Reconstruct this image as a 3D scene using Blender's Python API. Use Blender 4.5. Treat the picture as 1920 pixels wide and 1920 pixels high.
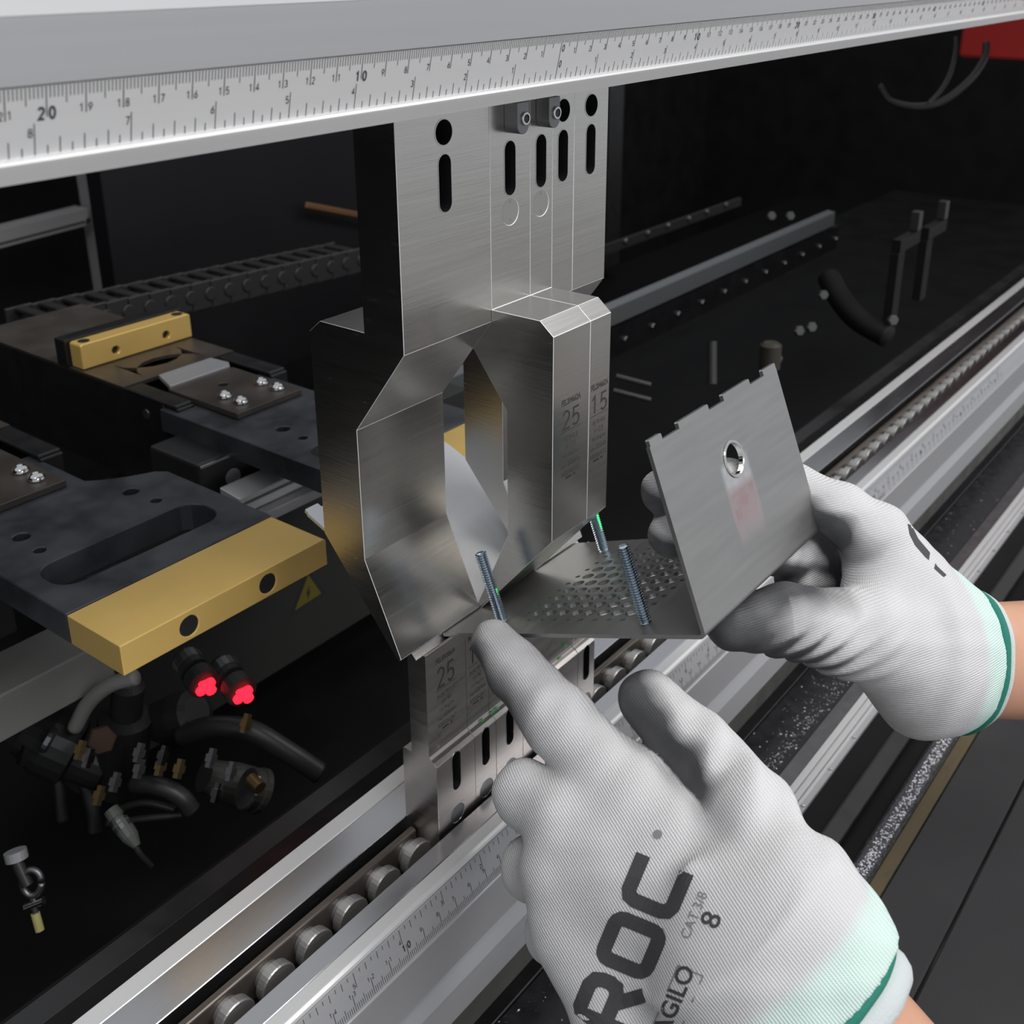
import bpy, bmesh, math, random
import numpy as np
from mathutils import Vector, Matrix
from mathutils.bvhtree import BVHTree
random.seed(7)
for o in list(bpy.data.objects): bpy.data.objects.remove(o)
scn = bpy.context.scene
COL = scn.collection
MM = 0.001

# ------------------------------------------------------------------ camera
# axes: X along the press brake, Y into the machine, Z up; origin on the zero mark of the upper scale
RR = np.array([0.610224847, -0.792218193, -0.00399649])
UU = np.array([0.288096122, 0.217207985, 0.932642116])
FF = np.array([0.737987982, 0.570272765, -0.360780698])
CC = np.array([-340.142697, -241.816555, 27.214499])
FPX, CX, CY = 2099.069, 971.6488, 724.4725
cam_d = bpy.data.cameras.new('camera')
cam = bpy.data.objects.new('camera', cam_d); COL.objects.link(cam)
cam.matrix_world = Matrix(((RR[0], UU[0], -FF[0], CC[0]*MM), (RR[1], UU[1], -FF[1], CC[1]*MM), (RR[2], UU[2], -FF[2], CC[2]*MM), (0, 0, 0, 1)))
cam_d.sensor_fit = 'HORIZONTAL'; cam_d.sensor_width = 36
cam_d.lens = FPX/1920*36
cam_d.shift_x = (960-CX)/1920; cam_d.shift_y = (CY-960)/1920
cam_d.clip_start = 0.02; cam_d.clip_end = 60
cam_d.dof.use_dof = True; cam_d.dof.focus_distance = 0.435; cam_d.dof.aperture_fstop = 22
scn.camera = cam

# ------------------------------------------------------------------ world, lamps, exposure
w = bpy.data.worlds.new('workshop_air'); scn.world = w; w.use_nodes = True
bg = w.node_tree.nodes['Background']; bg.inputs[0].default_value = (0.93, 0.96, 1.0, 1); bg.inputs[1].default_value = 0.50
def area(name, loc, target, size, power, col):
    d = bpy.data.lights.new(name, 'AREA'); d.shape = 'RECTANGLE'; d.size, d.size_y = size; d.energy = power; d.color = col
    o = bpy.data.objects.new(name, d); COL.objects.link(o); o.location = loc
    o.rotation_euler = (Vector(target)-Vector(loc)).to_track_quat('-Z', 'Y').to_euler()
    return o
area('ceiling_lamp', (-0.7, -1.1, 1.9), (-0.05, 0.0, -0.25), (1.6, 0.5), 22, (1.0, 0.97, 0.92))
area('ceiling_lamp', (1.3, -1.5, 1.9), (0.3, -0.1, -0.35), (1.6, 0.5), 20, (1.0, 0.96, 0.9))
area('ceiling_lamp', (0.2, -2.6, 1.7), (0.0, 0.0, -0.3), (2.4, 0.5), 22, (0.95, 0.98, 1.0))
scn.view_settings.view_transform = 'Standard'; scn.view_settings.look = 'None'
scn.view_settings.exposure = 0.30; scn.view_settings.gamma = 1.0; scn.view_settings.use_curve_mapping = False

# ------------------------------------------------------------------ pixel helpers (photo pixels -> point on a plane the thing touches)
def ray(px, py): return FF + RR*(px-CX)/FPX - UU*(py-CY)/FPX
def onp(px, py, ax, val):
    d = ray(px, py); return CC + d*(val-CC[ax])/d[ax]
def atX(px, py, v): return onp(px, py, 0, v)
def atY(px, py, v): return onp(px, py, 1, v)
def atZ(px, py, v): return onp(px, py, 2, v)
def atD(px, py, d): return CC + ray(px, py)*d

# ------------------------------------------------------------------ materials
MATS = {}
def mat(name, col, rough=0.5, metal=0.0, noise=None, bump=None, spec=0.5, coat=0.0, emit=None):
    """noise=(scale vec, amount) mottles colour and roughness, bump=(scale vec, strength, distance)"""
    m = bpy.data.materials.new(name); m.use_nodes = True; nt = m.node_tree; b = nt.nodes['Principled BSDF']
    b.inputs['Base Color'].default_value = (*col, 1); b.inputs['Roughness'].default_value = rough; b.inputs['Metallic'].default_value = metal
    b.inputs['Specular IOR Level'].default_value = spec; b.inputs['Coat Weight'].default_value = coat
    if emit: b.inputs['Emission Color'].default_value = (*emit[0], 1); b.inputs['Emission Strength'].default_value = emit[1]
    tc = nt.nodes.new('ShaderNodeTexCoord')
    def nz(sc, detail=3):
        mp = nt.nodes.new('ShaderNodeMapping'); mp.inputs['Scale'].default_value = sc
        nt.links.new(tc.outputs['Object'], mp.inputs[0])
        n = nt.nodes.new('ShaderNodeTexNoise'); n.inputs['Scale'].default_value = 1.0; n.inputs['Detail'].default_value = detail
        nt.links.new(mp.outputs[0], n.inputs['Vector']); return n
    if noise:
        n = nz(noise[0]); a = noise[1]
        mx = nt.nodes.new('ShaderNodeMix'); mx.data_type = 'RGBA'
        mx.inputs[6].default_value = (*[c*(1-a) for c in col], 1); mx.inputs[7].default_value = (*[min(1, c*(1+a)) for c in col], 1)
        nt.links.new(n.outputs[0], mx.inputs[0]); nt.links.new(mx.outputs[2], b.inputs['Base Color'])
        mr = nt.nodes.new('ShaderNodeMapRange'); mr.inputs[1].default_value = 0.25; mr.inputs[2].default_value = 0.75
        mr.inputs[3].default_value = max(0.03, rough*(1-a)); mr.inputs[4].default_value = min(1, rough*(1+a))
        nt.links.new(n.outputs[0], mr.inputs[0]); nt.links.new(mr.outputs[0], b.inputs['Roughness'])
    if bump:
        n = nz(bump[0], 2); bp = nt.nodes.new('ShaderNodeBump'); bp.inputs['Strength'].default_value = bump[1]; bp.inputs['Distance'].default_value = bump[2]
        nt.links.new(n.outputs[0], bp.inputs['Height']); nt.links.new(bp.outputs[0], b.inputs['Normal'])
    MATS[name] = m; return m
# ground steel, grain along X / along Z
steel = mat('ground_steel', (0.55, 0.538, 0.518), 0.25, 1.0, ((25, 60, 900), 0.10), ((40, 60, 1800), 0.10, 0.0002))
steelz = mat('milled_steel', (0.50, 0.49, 0.48), 0.34, 1.0, ((700, 300, 30), 0.08), ((1400, 300, 60), 0.14, 0.0002))
diesteel = mat('die_steel', (0.52, 0.49, 0.475), 0.30, 1.0, ((40, 60, 500), 0.14), ((60, 60, 1500), 0.10, 0.0002))
sheet = mat('brushed_sheet', (0.345, 0.342, 0.34), 0.40, 0.9, ((30, 400, 400), 0.10), ((30, 900, 900), 0.05, 0.0002))
anod = mat('anodised_aluminium', (0.49, 0.49, 0.51), 0.42, 0.55, ((3, 300, 300), 0.05), ((4, 800, 800), 0.06, 0.0001))
anodl = mat('light_anodised_aluminium', (0.66, 0.66, 0.67), 0.40, 0.45, ((3, 300, 300), 0.04))
anodg = mat('grey_scale_strip', (0.42, 0.42, 0.44), 0.45, 0.35, ((5, 200, 200), 0.05))
anods = mat('pale_scale_strip', (0.60, 0.60, 0.61), 0.42, 0.3, ((5, 200, 200), 0.04))
polish = mat('polished_steel_strip', (0.50, 0.50, 0.52), 0.27, 1.0, ((8, 90, 90), 0.10))
ink = mat('black_print', (0.03, 0.03, 0.033), 0.6)
etch = mat('dark_engraving', (0.055, 0.05, 0.047), 0.55, 0.2)
etchg = mat('grey_engraving', (0.09, 0.086, 0.082), 0.5, 0.4)
hole = mat('painted_pocket_shade', (0.012, 0.012, 0.013), 0.5, 0.0)  # black stands for the shade inside holes and pockets
gunm = mat('gunmetal_clip', (0.20, 0.20, 0.21), 0.38, 0.9, ((200, 200, 200), 0.15))
chrome = mat('bright_screw_metal', (0.62, 0.62, 0.62), 0.16, 1.0)
zinc = mat('zinc_plated_stud', (0.46, 0.54, 0.62), 0.25, 1.0)
gold = mat('gold_anodised_aluminium', (0.78, 0.52, 0.16), 0.42, 0.35, ((60, 60, 60), 0.06))
burn = mat('burnished_black_steel', (0.075, 0.078, 0.088), 0.38, 0.5, ((45, 45, 45), 0.5))
burnb = mat('brownish_black_steel', (0.10, 0.085, 0.075), 0.36, 0.5, ((35, 35, 35), 0.3))
blackp = mat('black_painted_metal', (0.011, 0.011, 0.012), 0.36, 0.0, ((60, 60, 60), 0.25))
blackm = mat('matt_black_panel', (0.005, 0.005, 0.0055), 0.6, 0.0, ((15, 15, 15), 0.2), spec=0.2)
blackg = mat('gloss_black_edge', (0.03, 0.03, 0.034), 0.12, 0.2, None, ((420, 420, 420), 1.0, 0.002), coat=0.4)
trayb = mat('scuffed_black_tray', (0.022, 0.022, 0.025), 0.34, 0.2, ((120, 120, 120), 0.4))
plastic = mat('black_plastic', (0.022, 0.022, 0.023), 0.45)
hose = mat('dark_rubber_hose', (0.024, 0.0235, 0.025), 0.42)
greyp = mat('grey_painted_beam', (0.30, 0.29, 0.275), 0.6, 0.0, ((20, 60, 60), 0.08))
dgrey = mat('dark_grey_cover', (0.036, 0.036, 0.034), 0.6, 0.0, ((10, 10, 10), 0.06))
brown = mat('brown_board', (0.075, 0.042, 0.026), 0.7, 0.0, ((6, 6, 2), 0.35))
orange = mat('orange_board_edge', (0.35, 0.14, 0.03), 0.7)
redp = mat('red_painted_guard', (0.62, 0.04, 0.035), 0.42)
redled = mat('lit_red_indicator', (0.6, 0.01, 0.03), 0.4, emit=((1.0, 0.012, 0.03), 2.2))
yellow = mat('dull_yellow_sign', (0.16, 0.13, 0.02), 0.6)
brass = mat('brass_fitting', (0.26, 0.18, 0.085), 0.35, 0.9)
rust = mat('brown_strip', (0.085, 0.062, 0.028), 0.6, 0.0, ((100, 300, 300), 0.4))
concrete = mat('grey_concrete_floor', (0.42, 0.41, 0.39), 0.6, 0.0, ((3, 3, 3), 0.15))
tealhem = mat('green_knit_hem', (0.012, 0.17, 0.125), 0.8, 0.0, None, ((900, 900, 900), 0.5, 0.0005))
greyroll = mat('pale_grey_cuff_edge', (0.52, 0.56, 0.57), 0.85, 0.0, None, ((900, 900, 900), 0.5, 0.0005))
skin = mat('skin', (0.56, 0.30, 0.20), 0.5, 0.0, ((90, 90, 90), 0.12), ((500, 500, 500), 0.2, 0.0005))
skin.node_tree.nodes['Principled BSDF'].inputs['Subsurface Weight'].default_value = 0.15
skin.node_tree.nodes['Principled BSDF'].inputs['Subsurface Radius'].default_value = (0.008, 0.003, 0.002)
swarf = mat('metal_dust', (0.55, 0.55, 0.55), 0.3, 0.9)
laser_green = mat('laser_lit_fleck', (0.02, 0.5, 0.08), 0.4)  # green laser light put into the colour of the metal chips

# ------------------------------------------------------------------ builders (all coordinates in mm)
def link(o): COL.objects.link(o); return o
def tag(o, label=None, cat=None, group=None, kind=None):
    if label: o['label'] = label
    if cat: o['category'] = cat
    if group: o['group'] = group
    if kind: o['kind'] = kind
    return o
def empty(name, loc):
    o = bpy.data.objects.new(name, None); o.location = [c*MM for c in loc]; o.empty_display_size = 0.01; return link(o)
def setparent(o, p):
    if p is None: return
    o.parent = p
    t = Vector((0, 0, 0)); q = p
    while q: t += q.location; q = q.parent
    o.location = o.location - t
def mesh(name, V, F, m, parent=None, smooth=False, bevel=0, seg=1):
    V = np.asarray(V, float).reshape(-1, 3)
    org = np.array([(V[:, 0].min()+V[:, 0].max())/2, (V[:, 1].min()+V[:, 1].max())/2, V[:, 2].min()])
    me = bpy.data.meshes.new(name); me.from_pydata(((V-org)*MM).tolist(), [], F); me.validate(); me.update()
    me.materials.append(m)
    if smooth: me.polygons.foreach_set('use_smooth', [True]*len(me.polygons))
    o = bpy.data.objects.new(name, me); o.location = org*MM; link(o)
    if bevel:
        b = o.modifiers.new('bevel', 'BEVEL'); b.width = bevel*MM; b.segments = seg; b.limit_method = 'ANGLE'; b.angle_limit = math.radians(30); b.harden_normals = False
    setparent(o, parent); return o
class MB:
    def __init__(s): s.V = []; s.F = []
    def add(s, V, F):
        n = len(s.V); s.V += [tuple(map(float, v)) for v in V]; s.F += [tuple(i+n for i in f) for f in F]; return s
    def build(s, name, m, parent=None, **k): return mesh(name, s.V, s.F, m, parent, **k)
def box_vf(x0, x1, y0, y1, z0, z1):
    V = [(x, y, z) for x in (x0, x1) for y in (y0, y1) for z in (z0, z1)]
    F = [(0, 1, 3, 2), (4, 6, 7, 5), (0, 4, 5, 1), (2, 3, 7, 6), (0, 2, 6, 4), (1, 5, 7, 3)]
    return V, F
def box(name, x0, x1, y0, y1, z0, z1, m, parent=None, bevel=0.3, **k):
    V, F = box_vf(x0, x1, y0, y1, z0, z1); return mesh(name, V, F, m, parent, bevel=bevel, **k)
def prism_vf(prof, x0, x1):
    """profile [(y,z)] extruded along X, outward faces"""
    a = sum(p[0]*q[1]-q[0]*p[1] for p, q in zip(prof, prof[1:]+prof[:1]))
    if a < 0: prof = prof[::-1]
    n = len(prof); V = [(x0, y, z) for y, z in prof]+[(x1, y, z) for y, z in prof]
    F = [tuple(range(n-1, -1, -1)), tuple(range(n, 2*n))]+[(i, (i+1) % n, n+(i+1) % n, n+i) for i in range(n)]
    return V, F
def prism(name, prof, x0, x1, m, parent=None, bevel=0, **k):
    V, F = prism_vf(list(prof), x0, x1); return mesh(name, V, F, m, parent, bevel=bevel, **k)
def frame_of(d):
    d = np.array(d, float); d /= np.linalg.norm(d); a = np.array([0, 0, 1.0]) if abs(d[2]) < 0.9 else np.array([1.0, 0, 0])
    u = np.cross(a, d); u /= np.linalg.norm(u); return u, np.cross(d, u), d
def lathe_vf(p0, axis, prof, n=20, caps=True):
    """prof [(t along axis, radius)]"""
    u, v, d = frame_of(axis); p0 = np.array(p0, float); V = []; F = []
    for t, r in prof:
        for k in range(n):
            a = 2*math.pi*k/n; V.append(p0+d*t+(u*math.cos(a)+v*math.sin(a))*r)
    for i in range(len(prof)-1):
        for k in range(n): F.append((i*n+k, i*n+(k+1) % n, (i+1)*n+(k+1) % n, (i+1)*n+k))
    if caps: F.append(tuple(range(n-1, -1, -1))); F.append(tuple((len(prof)-1)*n+k for k in range(n)))
    return V, F
def lathe(name, p0, axis, prof, m, parent=None, n=20, smooth=False, **k):
    V, F = lathe_vf(p0, axis, prof, n); return mesh(name, V, F, m, parent, smooth=smooth, **k)
def cyl(name, p0, p1, r, m, parent=None, n=20, **k):
    d = np.array(p1, float)-np.array(p0, float); return lathe(name, p0, d, [(0, r), (np.linalg.norm(d), r)], m, parent, n, **k)
def spline(P, n=12):
    P = np.array(P, float); Q = np.vstack([2*P[0]-P[1], P, 2*P[-1]-P[-2]]); out = []
    for i in range(1, len(Q)-2):
        for t in np.linspace(0, 1, n, endpoint=False):
            a, b, c, d = Q[i-1], Q[i], Q[i+1], Q[i+2]
            out.append(0.5*((2*b)+(c-a)*t+(2*a-5*b+4*c-d)*t*t+(-a+3*b-3*c+d)*t**3))
    out.append(P[-1]); return np.array(out)
def tube_vf(P, r, n=10):
    P = np.array(P, float); V = []; F = []; T = np.gradient(P, axis=0); u, v, d = frame_of(T[0])
    for i, p in enumerate(P):
        d = T[i]/np.linalg.norm(T[i]); u = u-d*(u@d); u /= np.linalg.norm(u); v = np.cross(d, u); ri = r[i] if hasattr(r, '__len__') else r
        for k in range(n):
            a = 2*math.pi*k/n; V.append(p+(u*math.cos(a)+v*math.sin(a))*ri)
    for i in range(len(P)-1):
        for k in range(n): F.append((i*n+k, i*n+(k+1) % n, (i+1)*n+(k+1) % n, (i+1)*n+k))
    F.append(tuple(range(n-1, -1, -1))); F.append(tuple((len(P)-1)*n+k for k in range(n)))
    return V, F
def tube(name, P, r, m, parent=None, n=10): 
    V, F = tube_vf(P, r, n); return mesh(name, V, F, m, parent, smooth=True)
def circle2(cx, cy, r, n=16): return [(cx+r*math.cos(2*math.pi*k/n), cy+r*math.sin(2*math.pi*k/n)) for k in range(n)]
def obround2(cx, cy, w, h, n=8):
    r = w/2; P = []
    for k in range(n+1): a = math.pi*k/n; P.append((cx+r*math.cos(a), cy+h/2-r+r*math.sin(a)))
    for k in range(n+1): a = math.pi+math.pi*k/n; P.append((cx+r*math.cos(a), cy-h/2+r+r*math.sin(a)))
    return P
def slab_vf(outline, holes, O, A, B, N, t):
    """flat plate with holes: outline/holes in (a,b) coordinates along A,B from O, thickness t along -N"""
    bm = bmesh.new(); loops = []
    for L in [outline]+holes:
        vs = [bm.verts.new((a, b, 0)) for a, b in L]; loops.append(vs)
        for i in range(len(vs)): bm.edges.new((vs[i], vs[(i+1) % len(vs)]))
    bmesh.ops.triangle_fill(bm, use_beauty=True, use_dissolve=False, edges=bm.edges[:], normal=(0, 0, 1))
    bm.verts.index_update(); tris = [[v.index for v in f.verts] for f in bm.faces]
    P = [(v.co.x, v.co.y) for v in bm.verts]; idx = [[v.index for v in L] for L in loops]; bm.free()
    O, A, B, N = (np.array(v, float) for v in (O, A, B, N))
    top = [O+A*a+B*b for a, b in P]; n = len(top); V = top+[p-N*t for p in top]; F = []
    for f in tris:
        a, b, c = (np.array(P[i]) for i in f); s = (b-a)[0]*(c-a)[1]-(b-a)[1]*(c-a)[0]
        flip = (s > 0) != (np.cross(A, B)@N > 0)
        f = f[::-1] if flip else f; F.append(tuple(f)); F.append(tuple(i+n for i in f[::-1]))
    for L in idx:
        for i in range(len(L)): a, b = L[i], L[(i+1) % len(L)]; F.append((a, b, b+n, a+n))
    return V, F
def fixn(o):
    bm = bmesh.new(); bm.from_mesh(o.data); bmesh.ops.recalc_face_normals(bm, faces=bm.faces[:]); bm.to_mesh(o.data); bm.free(); return o
def carve(o, cutters):
    """cut pockets into a mesh object, the pocket walls keep the cutter's material"""
    for c in cutters:
        md = o.modifiers.new('cut', 'BOOLEAN'); md.object = c; md.operation = 'DIFFERENCE'; md.solver = 'EXACT'
        try: md.material_mode = 'TRANSFER'
        except Exception: pass
    bpy.context.view_layer.update(); dg = bpy.context.evaluated_depsgraph_get()
    me = bpy.data.meshes.new_from_object(o.evaluated_get(dg)); o.modifiers.clear(); old = o.data; o.data = me; bpy.data.meshes.remove(old)
    for c in cutters: bpy.data.objects.remove(c)
    return o
_tx = {}
def glyphs(s, bold=0.0):
    if (s, bold) in _tx: return _tx[(s, bold)]
    cu = bpy.data.curves.new('t', 'FONT'); cu.body = s; cu.size = 1; cu.offset = bold; cu.resolution_u = 3; cu.fill_mode = 'FRONT'
    o = bpy.data.objects.new('t', cu); COL.objects.link(o); bpy.context.view_layer.update()
    me = bpy.data.meshes.new_from_object(o.evaluated_get(bpy.context.evaluated_depsgraph_get()))
    V = np.array([v.co[:] for v in me.vertices]).reshape(-1, 3); F = [tuple(p.vertices) for p in me.polygons]
    bpy.data.objects.remove(o); bpy.data.curves.remove(cu); bpy.data.meshes.remove(me)
    if len(V): V[:, 0] -= V[:, 0].min(); V[:, 1] -= V[:, 1].min()
    _tx[(s, bold)] = (V, F); return V, F
def put_text(mb, s, O, A, B, h, width=None, align='c', bold=0.0, off=None):
    """text of cap height h (mm) with its base line through O, along A, up B"""
    V, F = glyphs(s, bold)
    if not len(V): return
    O, A, B = (np.array(v, float) for v in (O, A, B)); hh = V[:, 1].max(); ww = V[:, 0].max(); sy = h/hh; sx = (width/ww) if width else sy
    x0 = {'c': -ww/2, 'l': 0, 'r': -ww}[align]
    mb.add([O+A*(v[0]+x0)*sx+B*v[1]*sy for v in V], F)
def stroke(P, wd, closed=False):
    P = [np.array(p, float) for p in P]; n = len(P); L = []; R = []
    for i in range(n):
        if closed: a, b = P[i-1], P[(i+1) % n]
        else: a, b = P[max(i-1, 0)], P[min(i+1, n-1)]
        p = P[i]; d1 = p-a; d2 = b-p
        d1 = d1/np.linalg.norm(d1) if np.linalg.norm(d1) > 1e-6 else d2/np.linalg.norm(d2); d2 = d2/np.linalg.norm(d2) if np.linalg.norm(d2) > 1e-6 else d1
        n1 = np.array([-d1[1], d1[0]]); n2 = np.array([-d2[1], d2[0]]); m = n1+n2; m /= np.linalg.norm(m); m *= wd/2/max(0.5, m@n1); L.append(p+m); R.append(p-m)
    V = L+R; F = [(i, (i+1) % n, n+(i+1) % n, n+i) for i in range(n if closed else n-1)]
    return [tuple(v) for v in V], F
def arc(cx, cy, rx, ry, a0, a1, n=10): return [(cx+rx*math.cos(math.radians(a)), cy+ry*math.sin(math.radians(a))) for a in np.linspace(a0, a1, n)]
DIG = {'0': [arc(.27, .5, .22, .44, 90, 450, 18)], '1': [[(.06, .76), (.26, .94), (.26, .06)]], '2': [arc(.27, .70, .21, .24, 165, -35, 10)+[(.06, .06), (.50, .06)]],
 '3': [arc(.25, .71, .20, .23, 150, -80, 9)+arc(.25, .28, .23, .22, 85, -150, 10)], '4': [[(.38, .06), (.38, .94), (.04, .30), (.52, .30)]],
 '5': [[(.46, .94), (.12, .94), (.09, .52)]+arc(.26, .33, .22, .27, 125, -145, 11)], '6': [[(.40, .94), (.12, .46)]+arc(.27, .31, .21, .25, 150, -210, 14)],
 '7': [[(.04, .94), (.50, .94), (.20, .06)]], '8': [arc(.27, .71, .18, .23, 90, 450, 14), arc(.27, .28, .22, .22, 90, 450, 14)], '9': [[(.14, .06), (.42, .54)]+arc(.27, .69, .21, .25, -30, 330, 14)]}
def put_digits(mb, s, O, A, B, h, align='c', wd=0.12, xs=1.0):
    O, A, B = (np.array(v, float) for v in (O, A, B)); adv = 0.66; W = adv*(len(s)-1)+0.54; x0 = {'c': -W/2, 'l': 0, 'r': -W}[align]
    for i, ch in enumerate(s):
        for P in DIG[ch]:
            V, F = stroke(P, wd); mb.add([O+A*(x+x0+i*adv)*h*xs+B*y*h for x, y in V], F)
def copy_tree(o, parent=None, dx=0, label=None):
    c = o.copy(); COL.objects.link(c); c.parent = parent
    if parent is None: c.location.x += dx*MM
    if label: c['label'] = label
    for ch in list(o.children): copy_tree(ch, c)
    return c

# ================================================================== SETTING
fl = box('floor', -4000, 5000, -4000, 3500, -1230, -1200, concrete, bevel=0); tag(fl, 'grey concrete workshop floor in front of the machine', 'floor', kind='structure')
wb = box('wall_back', -1500, 3200, 1500, 1520, -1200, 900, blackm, bevel=0); tag(wb, 'matt black back wall closing the machine', 'wall', kind='structure')
wr = box('wall_right', 2900, 2920, 30, 1500, -1200, 900, blackm, bevel=0); tag(wr, 'matt black side wall at the far end of the machine', 'wall', kind='structure')
wl = box('wall_left', -1500, -1480, 30, 1500, -1200, 900, blackm, bevel=0); tag(wl, 'matt black side wall at the near end of the machine', 'wall', kind='structure')

# ================================================================== UPPER BEAM WITH SCALE
XL, XR = -700, 2400
ram = tag(empty('upper_press_beam', (0, 20, -22)), 'light grey aluminium upper press beam carrying the upper measuring scale', 'press beam')
prism('beam_face', [(-2.6, 15.1), (7.0, 190), (78, 190), (78, 15.1)], XL, XR, anodl, ram)
prism('beam_skirt', [(-0.4, 0.4), (-2.6, 15.0), (78, 15.0), (78, 3), (1.2, 0.9)], XL, XR, anod, ram)
prism('clamp_body', [(1.2, 0.9), (1.2, -0.6), (4.6, -15.6), (22.5, -21.6), (23.7, -12), (44.3, -12), (45.5, -24), (70, -24), (70, 0.9)], XL, XR, anod, ram)
prism('lower_lip', [(4.6, -15.3), (3.3, -15.5), (2.1, -16.0), (1.5, -16.7), (1.7, -17.3), (3.3, -21.3), (22.8, -21.6), (22.8, -17)], XL, XR, anodl, ram)
prism('ruler_strip', [(0.0, 0.0), (3.58, -15.65), (4.6, -15.6), (1.1, 0.0)], XL, XR, anods, ram)
# scale marks on the sloping strip
fu = np.array([0.0, 3.584, -15.65]); fl_u = np.linalg.norm(fu); fu /= fl_u; nu = np.array([0.0, fu[2], -fu[1]]); nu = nu if nu[1] < 0 else -nu
def strip_marks(parent, top, down, nrm, L, flip, xlo, xhi, xmm):
    """cm scale on one edge and inch scale on the other; flip = centimetres along the lower edge"""
    mk = MB(); nm = MB(); top = np.array(top, float); X = np.array([1.0, 0, 0]); up = -down
    def tick(x, d0, d1, wd):
        a = top+X*(x-wd/2)+nrm*0.06
        mk.add([a+down*d0, a+X*wd+down*d0, a+X*wd+down*d1, a+down*d1], [(0, 3, 2, 1)])
    for i in range(int(xlo), int(xhi)+1):
        if i % 10 and not (-xmm[0] <= i <= xmm[1]): continue
        ln = 7.2 if i % 10 == 0 else (4.3 if i % 5 == 0 else 2.8)
        wd = 0.28 if i % 10 == 0 else 0.24
        if i == 0: ln = L
        tick(i, L-ln, L-0.1, wd) if flip else tick(i, 0.1, ln, wd)
    k0 = int(xlo/25.4*8); k1 = int(xhi/25.4*8)
    for k in range(k0, k1+1):
        ln = 7.6 if k % 8 == 0 else (3.9 if k % 2 == 0 else 2.2)
        if flip: ln *= 0.86
        tick(k*25.4/8, 0.1, ln, 0.26) if flip else tick(k*25.4/8, L-ln, L-0.1, 0.26)
    for c in range(int(xlo/10), int(xhi/10)+1):
        t = str(abs(c)); big = c % 10 == 0; h = 3.0 if big else 2.1; wd = 0.2 if big else 0.13; g = 0.55
        d = (L-6.0) if flip else 7.0
        if flip and big: d = L-4.6
        base = top+X*(c*10)+nrm*0.07+down*(d+(0.8 if big and not flip else 0))
        if c == 0: put_digits(nm, '0', top+X*0.9+nrm*0.07+down*(6.0 if not flip else L-4), X, up, 2.6, 'l', 0.15); continue
        if len(t) == 2: put_digits(nm, t[0], base-X*g, X, up, h, 'r', wd); put_digits(nm, t[1], base+X*g, X, up, h, 'l', wd)
        else: put_digits(nm, t, base-X*g*0.8, X, up, h, 'r', wd)
    for i in range(int(xlo/25.4), int(xhi/25.4)+1):
        d = 6.4 if flip else L-4.4; b = top+X*(i*25.4)+nrm*0.07+down*d
        if i == 0: put_digits(nm, '0', b+X*0.7, X, up, 2.6, 'l', 0.15)
        else: put_digits(nm, str(abs(i)), b-X*0.45, X, up, 2.2 if abs(i) != 12 else 2.8, 'r', 0.13)
    mk.build('scale_marks', ink, parent)['kind'] = 'stuff'; nm.build('scale_numerals', ink, parent)['kind'] = 'stuff'
strip_marks(ram, (0, 0, 0), fu, nu, fl_u, False, -290, 720, (290, 480))

# ================================================================== LOWER BED WITH DIE GROOVE AND SCALE
DX, DY, DZ = 3.2, 3.2, -3.2           # the dies sit this far from the first estimate of their end plane
ZB = -334.2                            # top of the bed
bed = tag(empty('press_bed', (0, 30, -460)), 'light grey aluminium lower bed with a die groove and the lower measuring scale', 'machine bed')
GF, GB = 21.2, 43.2                    # groove walls
prism('front_jaw', [(GF, ZB), (12.4, ZB), (12.4, -352), (GF, -355)], XL, XR, polish, bed, bevel=0.3)
prism('front_strip', [(12.3, ZB-0.1), (6.6, ZB), (5.4, -335.2), (4.9, -336.4), (12.3, -339)], XL, XR, anodl, bed, bevel=0.2)
prism('ruler_strip', [(4.29, -336.88), (0.10, -351.2), (5, -352), (9, -337)], XL, XR, anodg, bed)
prism('front_profile', [(12, -339), (5, -351), (-0.9, -351.4), (-1.2, -352.2), (-0.4, -377.5), (4.0, -378.6), (4.0, -382), (-0.2, -391), (-0.6, -408.5), (3, -410.5), (60, -410.5), (60, -360.5), (12, -360.5)], XL, XR, anod, bed, bevel=0.25)
prism('back_jaw', [(GB, ZB), (59.2, ZB), (59.2, -354), (GB, -354)], XL, XR, polish, bed, bevel=0.3)
prism('back_strip', [(59.3, ZB+0.2), (67.8, ZB+0.2), (67.8, -352), (59.3, -352)], XL, XR, anodl, bed, bevel=0.3)
prism('groove_floor', [(GF, -355), (GB, -355), (GB, -360), (GF, -360)], XL, XR, blackp, bed)
prism('lower_beam', [(18, -410.6), (66, -410.6), (66, -700), (18, -700)], XL, XR, blackp, bed)
prism('rear_ledge', [(68.2, -341), (92, -352), (92, -700), (68.2, -700)], XL, XR, blackp, bed, bevel=0.5)
for a, b in ((XL, -56.2), (66.2, XR)):
    prism('pin_rail', [(36.2, -337.6), (37.2, -336.8), (39.4, -336.8), (39.4, -352), (36.2, -352)], a, b, burnb, bed, bevel=0.3)
pinV, pinF = lathe_vf((0, 36.1, -345.4), (0, -1, 0), [(0, 6.0), (3.0, 6.0), (3.4, 8.3), (7.0, 8.5), (7.5, 8.0)], 32)
pin0 = None; pinm = mat('dull_steel_pin', (0.45, 0.44, 0.43), 0.36, 0.8)
for k in range(-7, 90):
    x = -82.6+20.15*k
    if -62 < x < 72 or x < -320: continue
    if pin0 is None:
        pin0 = mesh('clamping_pin', [(v[0]+x, v[1], v[2]) for v in pinV], pinF, pinm, bed); px0 = x
    else:
        c = pin0.copy(); COL.objects.link(c); c.location.x += (x-px0)*MM
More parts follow.
